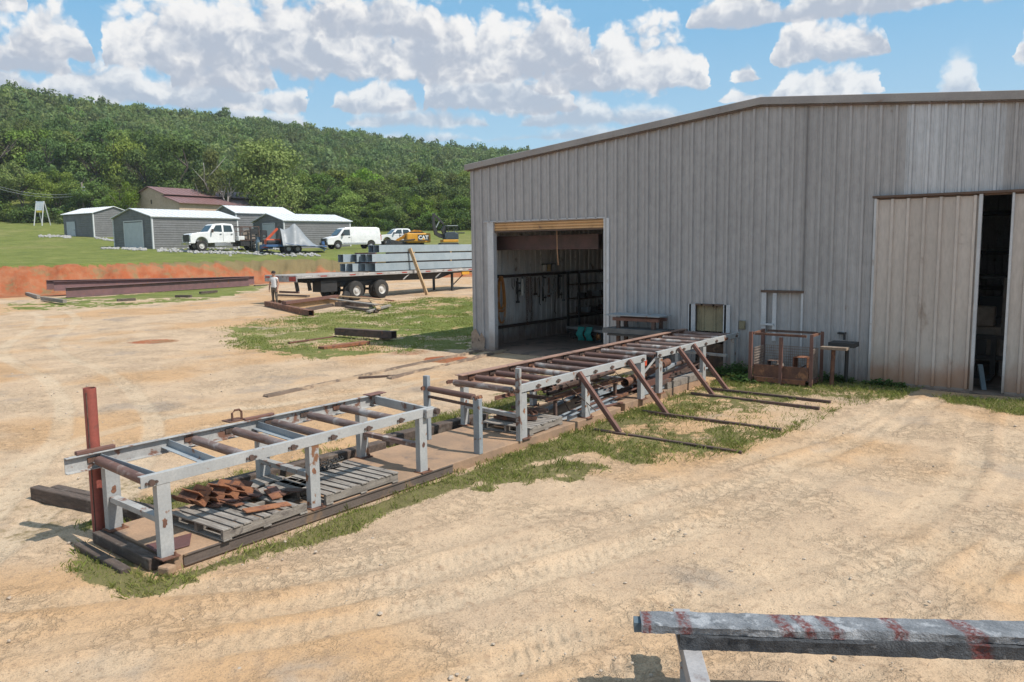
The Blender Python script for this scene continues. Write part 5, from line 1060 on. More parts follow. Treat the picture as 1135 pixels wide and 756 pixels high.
# ------------------------------------------------------------------ the person
def person(loc, rz):
    me = bpy.data.meshes.new('person'); P = [(0, 0, .95, .145), (0, 0, 1.12, .135), (0, .01, 1.32, .155), (0, .0, 1.47, .09), (0, .01, 1.55, .055), (0, .03, 1.63, .095), (0, .035, 1.73, .095), (0, .02, 1.79, .05),
        (-.10, 0, .88, .105), (-.12, .03, .50, .068), (-.13, .0, .09, .045), (-.14, .13, .04, .042), (.10, 0, .88, .105), (.12, -.02, .50, .068), (.13, -.06, .09, .045), (.14, .07, .04, .042),
        (-.20, 0, 1.42, .062), (-.26, .0, 1.14, .046), (-.25, .10, .90, .036), (-.24, .14, .80, .03), (.20, 0, 1.42, .062), (.27, -.02, 1.14, .046), (.28, .03, .90, .036), (.27, .06, .80, .03)]
    E = [(0, 1), (1, 2), (2, 3), (3, 4), (4, 5), (5, 6), (6, 7), (0, 8), (8, 9), (9, 10), (10, 11), (0, 12), (12, 13), (13, 14), (14, 15), (3, 16), (16, 17), (17, 18), (18, 19), (3, 20), (20, 21), (21, 22), (22, 23)]
    me.from_pydata([p[:3] for p in P], E, []); o = bpy.data.objects.new('person', me); COL.objects.link(o); ORG[o] = Vector((0, 0, 0))
    o.modifiers.new('skin', 'SKIN'); sv = me.skin_vertices[0].data if me.skin_vertices else None
    if sv is None:
        bm = bmesh.new(); bm.from_mesh(me); bm.verts.layers.skin.verify(); bm.to_mesh(me); bm.free(); sv = me.skin_vertices[0].data
    for i, p in enumerate(P): sv[i].radius = (p[3]*(1.15 if i in (0, 1, 2) else 1), p[3]*(.8 if i in (0, 1, 2) else 1)); sv[i].use_root = (i == 0)
    s_ = o.modifiers.new('sub', 'SUBSURF'); s_.levels = 2; s_.render_levels = 2
    dg = bpy.context.evaluated_depsgraph_get(); ev = o.evaluated_get(dg); full = bpy.data.meshes.new_from_object(ev); o.modifiers.clear(); old = o.data; o.data = full; bpy.data.meshes.remove(old)
    SKINM = mat('skin', (.42, .23, .16), (.36, .19, .13), 5, .6, 0, 0); SHIRT = mat('white_shirt', (.66, .66, .66), (.55, .55, .55), 6, .85, 0, .1); CAMO = mat('camouflage_trousers', (.12, .095, .07), (.20, .17, .13), 9, .9, 0, .1, (.05, .045, .035), .52, 9); BOOT = mat('brown_boots', (.07, .05, .04))
    full.materials.clear()
    for q in (SKINM, SHIRT, CAMO, BOOT): full.materials.append(q)
    for f in full.polygons:
        c = f.center; arm = abs(c.x) > .185 and c.z > .7
        f.material_index = 3 if c.z < .14 else (2 if c.z < .98 and not (abs(c.x) > .215 and c.z > .7) else (1 if c.z < 1.49 and not (abs(c.x) > .235 or (abs(c.x) > .2 and c.z < 1.3)) else 0)); f.use_smooth = True
    HAIR = mat('dark_hair', (.025, .018, .014)); m = MB(); m.lathe((0, .015, 1.70), (0, -.15, 1), [(.103, -.03), (.112, .02), (.108, .06), (.085, .10), (.04, .125), (.005, .13)], 16); h = m.build('hair', HAIR, o, smooth=60)
    m = MB(); m.box((-.035, .128, 1.70), (.022, .012, .012)); m.box((.035, .128, 1.70), (.022, .012, .012)); m.build('eyes', BLACK, o)
    m = MB(); m.add([(0, .125, 1.70), (-.016, .13, 1.655), (.016, .13, 1.655), (0, .158, 1.662)], [(0, 1, 3), (0, 3, 2), (1, 2, 3)]); m.box((0, .128, 1.615), (.045, .01, .01)); m.build('nose_and_mouth', SKINM, o)
    for s in (-1, 1): MB().lathe((.1*s, .03, 1.685), (s, 0, 0), [(.028, 0), (.022, .015)], 10).build('ear', SKINM, o)
    for s, hx, hy in ((-1, -.24, .14), (1, .27, .06)):                    # five separate, slightly curled fingers
        m = MB()
        for k in range(4): x = hx+s*.004; y = hy-.03+.02*k; ln = (.05, .06, .065, .05)[k]; m.path([(x, y, .79), (x-.003*s, y+.004, .79-ln*.6), (x-.014*s, y+.008, .79-ln)], [.009, .008, .006], 6)
        m.path([(hx-.01*s, hy+.025, .81), (hx-.03*s, hy+.045, .78), (hx-.035*s, hy+.045, .75)], [.011, .009, .007], 6); m.build('fingers', SKINM, o, smooth=50)
    o.location = loc; o.rotation_euler = (0, 0, rz)
    return tag(o, 'person in a white sleeveless shirt and camouflage trousers standing behind the rusty box beam', 'person')
import bmesh
pp = at(305, 338.5, z=.25); person((pp.x, pp.y, gz1(pp.x, pp.y)), R(200))

# ------------------------------------------------------------------ vehicles beyond the bank
wang = lambda a, b, px=567.5: math.atan2(*(lambda c, s: (( a*c-b*s)*RH[1]+(a*s+b*c)*FH[1], (a*c-b*s)*RH[0]+(a*s+b*c)*FH[0]))(math.cos(-math.atan((px-567.5)/FPX)), math.sin(-math.atan((px-567.5)/FPX))))   # heading (right, away) as seen from the yard
HEAD = wang(-.93, -.37, 240)
def vbody(prof, hw, n=1):
    """side profile (x, z) counter-clockwise, extruded to the half width hw(z)"""
    m = MB(); k = len(prof); vs = [(x, -hw(z), z) for x, z in prof]+[(x, hw(z), z) for x, z in prof]
    return m.add(vs, [tuple(range(k)), tuple(range(k, 2*k))[::-1]]+[((i+1) % k, i, k+i, k+(i+1) % k) for i in range(k)])
def arch(x, r, z0, n=8): return [(x+r*math.cos(a), z0+(r*math.sin(a))) for a in np.linspace(math.pi, 0, n)]
def spanel(par, name, pts, hw, mt, off=.008, both=True):
    for s in ((-1, 1) if both else (1,)):
        vs = [(x, s*(hw(z)+off), z) for x, z in pts]+[(x, s*(hw(z)-.05), z) for x, z in pts]; k = len(pts); f = tuple(range(k))
        MB().add(vs, [f if s < 0 else f[::-1]]+[(i, (i+1) % k, k+(i+1) % k, k+i) for i in range(k)]).build(name, mt, par)
def veh(name, label, cat, px, D, rz=HEAD):
    p = atg(px, D); o = thing(name, label, cat, p, rz); ORG[o] = Vector((0, 0, 0)); return o
# crew cab work truck
tk = veh('work_truck', 'white crew cab work truck with open rear frame in front of the grey sheds', 'truck', 223.5, 74)
hw = lambda z: 1.02 if z < 1.7 else 1.02-(z-1.7)*.22
pr = [(.98, .72), (1.02, 1.0), (1.0, 1.45), (.85, 1.62), (.3, 1.70), (-.62, 1.78), (-1.12, 2.42), (-1.35, 2.53), (-2.2, 2.57), (-2.95, 2.52), (-3.08, 2.4), (-3.14, 1.7), (-3.14, .82), (-.62, .82)]+arch(0, .60, .72)[::1]
pr = [(1.0, .72), (1.02, 1.0), (1.0, 1.45), (.85, 1.62), (.3, 1.70), (-.62, 1.78), (-1.12, 2.42), (-1.35, 2.53), (-2.2, 2.57), (-2.95, 2.52), (-3.08, 2.4), (-3.14, 1.7), (-3.14, .82)]+[(x, z) for x, z in arch(0, .58, .75)]
vbody(pr, hw).build('body', VWHITE, tk, bevel=.05)
spanel(tk, 'side_window', [(-1.02, 1.82), (-1.42, 2.40), (-1.95, 2.42), (-1.95, 1.80)], hw, GLASS); spanel(tk, 'side_window', [(-2.12, 1.80), (-2.12, 2.42), (-2.85, 2.38), (-2.95, 1.82)], hw, GLASS)
MB().add([(-.66, -.86, 1.82), (-.66, .86, 1.82), (-1.10, .78, 2.38), (-1.10, -.78, 2.38)], [(0, 1, 2, 3)]).build('windscreen', GLASS, tk); tk.children[-1].location = (.02, 0, .012)
MB().box2((1.0, -.72, .90), (1.06, .72, 1.54)).build('grille', BLACK, tk); MB().box2((1.0, -1.04, .58), (1.18, 1.04, .86)).build('bumper', CHROME, tk, bevel=.03)
MB().box2((1.18, -.3, .62), (1.19, .3, .8)).build('bumper_plate', mat('yellow_tint_plate', (.55, .5, .2)), tk)
for s in (-1, 1):
    MB().box2((.96, s*.66, 1.12), (1.045, s*1.0, 1.45)).build('headlight', GLASS if s > 5 else mat('lamp_glass', (.5, .52, .53), None, 3, .15), tk, bevel=.02)
    MB().box2((-1.02, s*1.05, 1.72), (-.92, s*1.32, 2.05)).build('mirror', BLACK if s < 0 else RUSTD, tk, bevel=.02)
    for x in (-2.02, -3.05): MB().box2((x-.012, s*1.025, .95), (x+.004, s*1.03, 1.78)).build('door_seam', BLACK, tk)
    for x in (-1.8, -2.85): MB().box2((x-.1, s*1.03, 1.56), (x+.1, s*1.055, 1.62)).build('door_handle', BLACK, tk)
    MB().box2((-2.75, s*.75, .42), (-1.2, s*1.0, .86)).build('fuel_tank', CHROME, tk, bevel=.06)
    wheel(tk, 0, s*.88, .50, .50, .28, s); 
    wheel(tk, -5.3, s*.88, .50, .50, .28, s); wheel(tk, -5.3, s*.55, .50, .50, .28, s)
for s in (-1, 1): MB().box2((-6.6, s*.40, .72), (-3.1, s*.5, .95)).build('frame_rail', BLACK, tk)
MB().box2((-4.6, -.95, .45), (-3.7, .95, .95)).build('tool_box', BLACK, tk, bevel=.02); MB().box2((-4.1, .45, .95), (-3.5, .98, 1.4)).build('tank_box', VWHITE, tk, bevel=.03)
MB().box2((-6.4, -1.0, .96), (-3.6, 1.0, 1.06)).build('rear_deck', RUSTD, tk)
m = MB()
for x in (-3.75, -4.7, -5.6):
    for s in (-1, 1): m.box2((x-.04, s*.9-.04, 1.06), (x+.04, s*.9+.04, 2.25))
for s in (-1, 1): m.box2((-5.65, s*.9-.04, 2.25), (-3.7, s*.9+.04, 2.33)); m.box2((-5.65, s*.9-.03, 1.85), (-3.7, s*.9+.03, 1.9))
m.box2((-3.79, -.9, 2.252), (-3.71, .9, 2.328)); m.build('rear_rack', RUSTD, tk)
MB().lathe((-4.6, .3, 1.55), (0, 1, 0), [(.15, -.1), (.45, -.08), (.48, .1), (.45, .3), (.15, .32)], 18).build('hose_reel', mat('tan_machinery', (.30, .24, .19), (.2, .16, .13), 4, .7), tk, smooth=40)
MB().box2((-5.3, -.5, 1.06), (-4.6, .7, 1.75)).build('rear_machine', mat('tan_machinery', (0, 0, 0)), tk, bevel=.04)
def lattice(px, D, w, h, label):
    o = veh('steel_ladder_rack', label, 'rack', px, D, HEAD+.3); m = MB()
    for s in (-1, 1): m.bar((s*w/2, 0, 0), (s*w/2, 0, h), .10, .10, (0, 1, 0))
    for k in range(7): m.box((0, 0, .25+k*(h-.35)/6), (w, .07, .12))
    m.build('upright_frame', BLACK, o); MB().box2((-w/2, -.05, h-.45), (w/2, .05, h+.02)).build('top_plate', BLACK, o); MB().box2((-w/2-.1, -.5, 0), (w/2+.1, .5, .12)).build('foot', BLACK, o)
lattice(286, 75, .75, 2.1, 'black steel ladder frame standing behind the work truck, left one of two'); lattice(296.5, 74.5, .65, 2.0, 'black steel ladder frame beside the blue trailer, right one of two')
o = veh('blue_drum', 'blue grey machine part standing between the two black ladder frames', 'machine', 291, 74.5); MB().lathe((0, 0, 0), (0, 0, 1), [(.3, 0), (.32, .1), (.32, 1.0), (.2, 1.2), (.2, 1.4)], 16).build('drum', mat('blue_grey_drum', (.12, .18, .24)), o, smooth=40); MB().box((.1, .35, .5), (.3, .3, .8)).build('side_box', mat('pale_box', (.4, .36, .25)), o)
# covered equipment trailer
bt = veh('equipment_trailer', 'low blue equipment trailer with a tandem axle in front of the grey sheds', 'trailer', 322, 73.5, wang(-.97, -.22, 322))
MB().box2((-2.2, -.95, .58), (2.1, .95, .78)).build('deck', BLUE, bt, bevel=.02); MB().box2((1.3, -1.0, .40), (2.15, 1.0, .80)).build('rear_apron', BLUE, bt, bevel=.04)
MB().prof((-.9, 0, 0), (-.9, 0, 0.001), [(0, 0), (1, 0), (0, 1)]) if False else None
for s in (-1, 1):
    MB().add(*vbody([(-1.25, .95), (-1.2, 1.05), (.55, 1.05), (.62, .8), (.52, .8), (.48, .98), (-1.1, .98), (-1.18, .8)][::-1], lambda z: .1).__dict__.values()).build('fender', BLUE, bt); bt.children[-1].location = (.0, s*1.0, 0)
    for x in (.15, -.68): wheel(bt, x, s*1.0, .38, .38, .22, s, mat('grey_rim', (.35, .36, .38)))
MB().bar((-2.2, .6, .62), (-3.6, 0, .55), .1, .12).build('drawbar', BLUE, bt); MB().bar((-2.2, -.6, .62), (-3.6, 0, .55), .1, .12).build('drawbar', BLUE, bt); MB().bar((-3.4, 0, .05), (-3.4, 0, 1.0), .09, .09, (0, 1, 0)).build('jack', BLUE, bt); MB().box((-3.3, 0, .9), (.2, .3, .3)).build('coupler_box', BLUE, bt)
for k in range(3): MB().box2((1.9, -.8+.6*k, .5), (2.16, -.5+.6*k, .6)).build('tail_light', REDL, bt)
om = veh('trencher', 'red orange trencher machine on the blue trailer, partly under the grey tarp', 'machine', 316, 73.6, bt.rotation_euler.z)
gzb = 0.78
MB().box2((.2, -.5, gzb), (1.5, .5, gzb+.5)).build('chassis', ORANGE, om, bevel=.05); MB().bar((1.5, 0, gzb+.3), (.35, 0, gzb+1.45), .35, .2).build('boom', ORANGE, om, bevel=.03); MB().bar((.5, 0, gzb+1.3), (.1, 0, gzb+1.85), .12, .12).build('arm', BLACK, om)
for s in (-1, 1): MB().box2((.3, s*.5, gzb), (1.5, s*.75, gzb+.38)).build('track', BLACK, om, bevel=.1)
def tarp():
    o = veh('grey_tarp', 'grey tarpaulin pulled to a peak over the load of the blue trailer', 'tarp', 331, 73.2, bt.rotation_euler.z); n = 34; V = []; F = []
    L0, L1, W = -2.7, 1.35, .98
    for i in range(n):
        for j in range(n):
            u = i/(n-1); v = j/(n-1)*2-1; x = L1+(L0-L1)*u
            pk = float(np.interp(x, [-2.7, -2.3, -1.6, -1.0, -.45, 0, .2, .5, 1.0, 1.35], [.35, .5, .9, 1.5, 2.25, 2.72, 2.68, 2.35, 2.15, 2.3]))
            z = .62+(pk-.62)*(1-.97*abs(v)**1.25) if pk > .62 else pk+.05*math.sin(9*math.atan2(v*W, x-.15)+x*2)*(1-.2*abs(v)); z = max(z, .62 if x > -1.6 else .25)
            V.append((x, v*W*(1+.1*math.sin(x*5)), z))
    for i in range(n-1):
        for j in range(n-1): F.append((i*n+j, i*n+j+1, (i+1)*n+j+1, (i+1)*n+j))
    m = MB(); m.add(V, F); q = m.build('cover', mat('grey_tarp', (.30, .32, .345), (.25, .27, .29), 2, .5, 0, .3, (.14, .2, .3), .7, 1.2), o, smooth=70); sd = q.modifiers.new('thick', 'SOLIDIFY'); sd.thickness = .012
    MB().path([(-2.6, .9, .3), (-1.4, .98, .66), (-.2, 1.0, .72), (1.1, .98, .9)], .03, 6).build('blue_hem', BLUE, o)
tarp()
# van
vn = veh('cargo_van', 'white cargo van parked right of the grey sheds', 'van', 392, 80, wang(-.93, -.37, 392))
hw = lambda z: 1.0 if z < 1.15 else 1.0-(z-1.15)*.13
pr = [(2.78, .42), (2.82, .72), (2.72, 1.02), (2.55, 1.10), (1.72, 1.30), (1.12, 1.98), (.85, 2.10), (0, 2.15), (-2.4, 2.13), (-2.72, 2.05), (-2.82, 1.3), (-2.84, .46)]+arch(-1.75, .44, .42)+arch(1.72, .44, .42)
pr = [(2.78, .42), (2.82, .72), (2.72, 1.02), (2.55, 1.10), (1.72, 1.30), (1.12, 1.98), (.85, 2.10), (0, 2.15), (-2.4, 2.13), (-2.72, 2.05), (-2.82, 1.3), (-2.84, .42)]+arch(-1.75, .44, .42)+arch(1.72, .44, .42)
vbody(pr, hw).build('body', VWHITE, vn, bevel=.05)
spanel(vn, 'side_window', [(1.45, 1.32), (1.02, 1.88), (.45, 1.90), (.45, 1.32)], hw, GLASS)
MB().add([(1.74, -.85, 1.35), (1.74, .85, 1.35), (1.18, .78, 1.95), (1.18, -.78, 1.95)], [(0, 1, 2, 3)]).build('windscreen', GLASS, vn); vn.children[-1].location = (.03, 0, .012)
MB().box2((2.70, -.66, .66), (2.87, .66, 1.06)).build('grille', BLACK, vn, bevel=.02); MB().box2((2.72, -.98, .40), (2.92, .98, .66)).build('bumper', BLACK, vn, bevel=.03)
for s in (-1, 1):
    MB().box2((2.62, s*.64, .78), (2.84, s*.97, 1.02)).build('headlight', mat('lamp_glass', (0, 0, 0)), vn, bevel=.02); MB().box2((1.15, s*1.02, 1.28), (1.3, s*1.22, 1.52)).build('mirror', BLACK, vn, bevel=.02)
    for x in (1.72, -1.75): wheel(vn, x, s*.87, .37, .37, .24, s, mat('grey_rim', (0, 0, 0)))
    MB().box2((.35, s*1.002, .55), (.365, s*1.006, 1.25)).build('door_seam', BLACK, vn); MB().box2((-2.75, s*.9, .85), (-2.87, s*.98, 1.4)).build('tail_light', REDL, vn); MB().box2((.45, s*1.0, 1.12), (.65, s*1.025, 1.17)).build('door_handle', BLACK, vn)
    MB().box2((-1.25, s*.99, .5), (1.2, s*1.015, .62)).build('side_trim', GREYP, vn)
# pickup
pk = veh('pickup_truck', 'white pickup truck half hidden behind the yellow loader', 'pickup', 429, 90, wang(-.95, -.3, 429))
hw = lambda z: .97 if z < 1.25 else .97-(z-1.25)*.28
pr = [(.85, .5), (.92, .8), (.86, 1.1), (.5, 1.2), (-.5, 1.27), (-1.05, 1.80), (-1.3, 1.9), (-2.5, 1.9), (-2.75, 1.8), (-2.9, 1.28), (-5.0, 1.28), (-5.02, .55)]+arch(-3.9, .46, .5)+arch(0, .46, .5)
vbody(pr, hw).build('body', VWHITE, pk, bevel=.04)
spanel(pk, 'side_window', [(-.85, 1.32), (-1.25, 1.78), (-1.75, 1.80), (-1.75, 1.32)], hw, GLASS); spanel(pk, 'side_window', [(-1.88, 1.32), (-1.88, 1.80), (-2.55, 1.76), (-2.72, 1.32)], hw, GLASS)
MB().add([(-.52, -.8, 1.3), (-.52, .8, 1.3), (-1.03, .72, 1.78), (-1.03, -.72, 1.78)], [(0, 1, 2, 3)]).build('windscreen', GLASS, pk); pk.children[-1].location = (.02, 0, .012)
MB().box2((.86, -.6, .75), (.94, .6, 1.08)).build('grille', BLACK, pk); MB().box2((.82, -.97, .42), (1.0, .97, .66)).build('bumper', CHROME, pk, bevel=.03)
for s in (-1, 1):
    MB().box2((.78, s*.62, .85), (.92, s*.94, 1.08)).build('headlight', mat('lamp_glass', (0, 0, 0)), pk); MB().box2((-.85, s*.99, 1.3), (-.72, s*1.18, 1.5)).build('mirror', BLACK, pk)
    for x in (0, -3.9): wheel(pk, x, s*.84, .39, .39, .26, s, mat('grey_rim', (0, 0, 0)))
    MB().box2((-1.6, s*.972, 1.1), (-1.4, s*.995, 1.15)).build('door_handle', BLACK, pk)
dk = veh('black_utility_trailer', 'black cage sided utility trailer behind the yellow loader', 'trailer', 458.5, 88, wang(-.95, -.3, 452)); dk.scale = (.72, .9, .85)
m = MB()
for s in (-1, 1):
    for z in (.7, 1.1, 1.5, 1.75): m.box((0, s*.85, z), (3.0, .06, .08))
    for x in (-1.5, -.75, 0, .75, 1.5): m.box((x, s*.85, 1.2), (.07, .07, 1.16))
m.build('cage_sides', BLACK, dk); MB().box((0, 0, .58), (3.2, 1.7, .12)).build('deck', BLACK, dk); MB().box((-.4, 0, .95), (1.6, 1.2, .6)).build('cargo_box', BLACK, dk, bevel=.05)
for s in (-1, 1): wheel(dk, 0, s*.95, .36, .36, .22, s, mat('grey_rim', (0, 0, 0)))
# tracked loader: faces left
ld = veh('track_loader', 'yellow track loader with a black bucket lowered to the ground', 'loader', 463, 82, wang(-.97, -.24, 466))
for s in (-1, 1):
    MB().add(*vbody([(-1.1, .10), (-.8, .0), (.9, .0), (1.15, .2), (.95, .5), (-.9, .62), (-1.15, .4)], lambda z: .2).__dict__.values()).build('track', BLACK, ld, bevel=.05); ld.children[-1].location = (.3, s*.75, 0)
    MB().add(*vbody([(-.95, 1.25), (-.5, 1.55), (.1, 1.62), (.5, 1.45), (1.6, .85), (2.3, .35), (2.45, .2), (2.2, .12), (1.5, .62), (.4, 1.15), (-.3, 1.28), (-.8, 1.05)][::-1], lambda z: .15).__dict__.values()).build('lift_arm', YEL, ld, bevel=.02); ld.children[-1].location = (.2, s*.78, 0)
    MB().bar((.2, s*.70, .75), (1.6, s*.70, .62), .1, .1).build('lift_cylinder', BLACK, ld)
MB().box2((-1.25, -.6, .45), (.9, .6, 1.32)).build('body', YEL, ld, bevel=.08); MB().box2((-1.1, -.602, .8), (-.4, -.6, 1.2)) 
MB().add(*vbody([(1.35, .05), (2.6, .02), (3.2, .06), (2.6, .14), (2.35, .75), (1.7, .6)], lambda z: .95).__dict__.values()).build('bucket', BLACK, ld, bevel=.02); ld.children[-1].location = (.75, 0, 0)
MB().box2((-.5, -.55, 1.32), (.5, .55, 1.42)).build('engine_cover', BLACK, ld)
for s in (-1, 1):
    p_ = MB().box2((-1.0, s*.902, .62), (.0, s*.915, 1.16)).build('side_panel', BLACK, ld)
    cu = bpy.data.curves.new('logo', 'FONT'); cu.body = 'CAT'; cu.size = .46; cu.extrude = .006; cu.align_x = 'CENTER'; cu.align_y = 'CENTER'; cu.offset = .018
    to = bpy.data.objects.new('logo', cu); COL.objects.link(to); dg = bpy.context.evaluated_depsgraph_get(); me = bpy.data.meshes.new_from_object(to.evaluated_get(dg)); bpy.data.objects.remove(to)
    me.materials.clear(); me.materials.append(VWHITE); lo_ = link('lettering', me, p_, (-.5, s*.923, .90)); lo_.rotation_euler = (R(90), 0, R(180) if s > 0 else 0)
    MB().add([(-.66, s*.934, .70), (-.34, s*.934, .70), (-.5, s*.934, .92)], [(0, 1, 2) if s < 0 else (0, 2, 1)]).build('logo_triangle', YEL, p_)
ld.scale = (1.15, 1.1, 1.12)
# mini excavator: boom folded upright
ex = veh('mini_excavator', 'small dark excavator with a yellow base and its black boom folded upright', 'excavator', 499, 82, wang(-.97, -.24, 499))
for s in (-1, 1): MB().add(*vbody([(-.95, .12), (-.8, 0), (.8, 0), (.95, .12), (.95, .36), (.8, .46), (-.8, .46), (-.95, .36)], lambda z: .15).__dict__.values()).build('track', BLACK, ex, bevel=.04); ex.children[-1].location = (0, s*.6, 0)
MB().box2((-.9, -.7, .5), (.7, .7, .78)).build('base_frame', YEL, ex, bevel=.05)
MB().add(*vbody([(-.95, .8), (.45, .8), (.5, 1.3), (.2, 1.55), (-.5, 1.6), (-.95, 1.35)], lambda z: .62).__dict__.values()).build('upper_body', mat('blue_black_paint', (.035, .05, .07), (.05, .065, .08), 4, .45), ex, bevel=.05)
MB().add(*vbody([(.5, .9), (.95, 1.0), (1.45, 1.3), (1.62, 2.2), (1.62, 3.4), (1.40, 3.45), (1.34, 2.2), (1.1, 1.5), (.5, 1.3)], lambda z: .12).__dict__.values()).build('boom', BLACK, ex, bevel=.02)
MB().bar((1.5, 0, 3.42), (.45, 0, 2.35), .2, .2).build('stick', BLACK, ex, bevel=.02); MB().bar((1.25, .0, 2.0), (.85, 0, 2.75), .08, .08).build('cylinder', CHROME, ex)
MB().add(*vbody([(.45, 2.25), (.7, 1.75), (.55, 1.35), (.25, 1.45), (.3, 1.9)], lambda z: .25).__dict__.values()).build('bucket', BLACK, ex)
for x in (-.8, .1): MB().bar((x, -.5, 1.55), (x, -.5, 2.15), .06, .06, (0, 1, 0)).build('canopy_post', BLACK, ex); MB().bar((x, .5, 1.55), (x, .5, 2.15), .06, .06, (0, 1, 0)).build('canopy_post', BLACK, ex)
MB().box((-.35, 0, 2.18), (1.1, 1.1, .07)).build('canopy', GREYP, ex, bevel=.02); MB().box((-1.3, 0, 1.45), (.8, .5, .12)).build('rear_counterweight', BLACK, ex, bevel=.03)

# ------------------------------------------------------------------ sheds, barn, sign
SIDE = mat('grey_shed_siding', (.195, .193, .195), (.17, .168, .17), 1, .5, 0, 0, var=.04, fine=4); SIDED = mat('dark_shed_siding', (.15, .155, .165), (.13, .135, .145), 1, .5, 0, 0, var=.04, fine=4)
ROOFW = mat('white_metal_roof', (.70, .71, .72), (.62, .63, .65), 1, .45, 0, .03, var=.03, fine=4); TRW = mat('white_shed_trim', (.62, .63, .64), (.55, .56, .57), 2, .5); DOORW = mat('pale_shed_door', (.48, .52, .55), (.44, .48, .51), 2, .5)
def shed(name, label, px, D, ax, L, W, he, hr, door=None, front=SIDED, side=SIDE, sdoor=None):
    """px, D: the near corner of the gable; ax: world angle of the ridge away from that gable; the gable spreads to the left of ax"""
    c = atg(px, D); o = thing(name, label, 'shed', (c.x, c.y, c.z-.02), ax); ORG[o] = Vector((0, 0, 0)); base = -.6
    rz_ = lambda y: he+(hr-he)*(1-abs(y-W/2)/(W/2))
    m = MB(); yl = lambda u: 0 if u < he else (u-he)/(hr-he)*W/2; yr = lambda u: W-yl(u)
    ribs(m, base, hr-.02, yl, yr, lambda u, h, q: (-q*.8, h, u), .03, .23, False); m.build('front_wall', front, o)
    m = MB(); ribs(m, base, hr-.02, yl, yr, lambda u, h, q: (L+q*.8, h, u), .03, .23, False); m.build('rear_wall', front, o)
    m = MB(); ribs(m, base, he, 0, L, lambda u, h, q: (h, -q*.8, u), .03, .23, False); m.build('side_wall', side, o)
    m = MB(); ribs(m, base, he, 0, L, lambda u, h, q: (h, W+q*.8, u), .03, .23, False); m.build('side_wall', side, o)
    m = MB(); e = .22; s = (hr-he)/(W/2)
    for a, b in ((-e, W/2), (W+e, W/2)):
        za, zb = he-s*e+.03, hr+.03; n = [(-e, a, za), (L+e, a, za), (L+e, b, zb), (-e, b, zb)]; m.add(n+[(x, y, z+.05) for x, y, z in n], [(0, 3, 2, 1), (4, 5, 6, 7), (0, 1, 5, 4), (1, 2, 6, 5), (3, 0, 4, 7)])
        k = 14
        for i in range(k+1): x = -e+.04+(L+2*e-.08)*i/k; m.bar((x, a, za+.06), (x, b, zb+.06), .05, .025)
    m.build('roof', ROOFW, o)
    for p_, q_ in (((-.045, -.045, base), (.10, .10, he-.02)), ((-.045, W-.1, base), (.1, W+.045, he-.02)), ((L-.1, -.045, base), (L+.045, .1, he-.02)), ((.11, -.06, he-.14), (L-.11, -.032, he-.02))): MB().box2(p_, q_).build('corner_trim', TRW, o)
    if door:
        y0, y1, h = door; d = MB(); 
        for k in range(int(h/.12)): d.box2((-.075-.012*(k % 2), y0, .02+k*.12), (-.035, y1, .138+k*.12))
        dd = d.build('roll_door', DOORW, o); MB().box2((-.10, y0-.09, 0), (-.03, y0-.005, h+.09)).box2((-.10, y1+.005, 0), (-.03, y1+.09, h+.09)).box2((-.10, y0-.004, h+.01), (-.03, y1+.004, h+.09)).build('door_frame', TRW, dd)
    if sdoor:
        x0, x1, h = sdoor; d = MB(); d.box2((x0, W+.03, 0), (x1, W+.08, h)); dd = d.build('door', DOORW, o); MB().box((x1-.12, W+.1, h*.5), (.05, .04, .1)).build('door_handle', BLACK, dd)
    return o
th = lambda a: math.atan2(math.cos(R(a))*RH[1]+math.sin(R(a))*FH[1], math.cos(R(a))*RH[0]+math.sin(R(a))*FH[0])
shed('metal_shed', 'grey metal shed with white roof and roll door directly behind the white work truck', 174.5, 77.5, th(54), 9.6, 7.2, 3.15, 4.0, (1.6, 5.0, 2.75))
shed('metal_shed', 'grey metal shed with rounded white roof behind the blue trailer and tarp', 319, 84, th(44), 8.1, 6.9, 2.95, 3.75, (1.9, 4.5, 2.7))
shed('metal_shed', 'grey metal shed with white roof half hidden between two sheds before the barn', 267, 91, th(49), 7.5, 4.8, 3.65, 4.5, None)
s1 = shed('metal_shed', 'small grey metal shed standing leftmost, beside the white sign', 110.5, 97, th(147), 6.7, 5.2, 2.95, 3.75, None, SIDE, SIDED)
# its eave side faces left: the gable spreads to the left of the ridge, so turn the gable to the near right
s1.location = atg(110.5, 97)+Vector((math.cos(th(57))*5.2, math.sin(th(57))*5.2, 0)); s1.location.z = atg(110.5, 97).z-.02
d = MB(); d.box2((4.0, 5.23, 0), (5.9, 5.29, 2.05)); dd = d.build('door', DOORW, s1); MB().box((4.2, 5.31, 1.0), (.06, .04, .12)).build('door_handle', BLACK, dd)
bp = atg(205.5, 112); bn_ = thing('barn', 'large tan barn with stepped maroon metal roof behind the grey sheds', 'barn', (bp.x, bp.y, bp.z), th(58)); ORG[bn_] = Vector((0, 0, 0))
TANW = mat('tan_barn_wall', (.50, .37, .28), (.45, .335, .25), 1, .6, 0, .02, var=.02, fine=4); MAR = mat('maroon_metal_roof', (.235, .13, .125), (.20, .11, .105), 1, .45, 0, .03, var=.02, fine=4)
W, L = 13.2, 20; A_, B_ = 3.3, 9.9
outl = [(0, -1), (W, -1), (W, 4.2), (B_, 5.2), (B_, 5.55), (W/2, 6.6), (A_, 5.55), (A_, 5.2), (0, 4.2)]
for x in (0, L):
    vs = [(x, y, z) for y, z in outl]; MB().add(vs, [tuple(range(len(vs)))]).build('gable_wall', TANW, bn_)
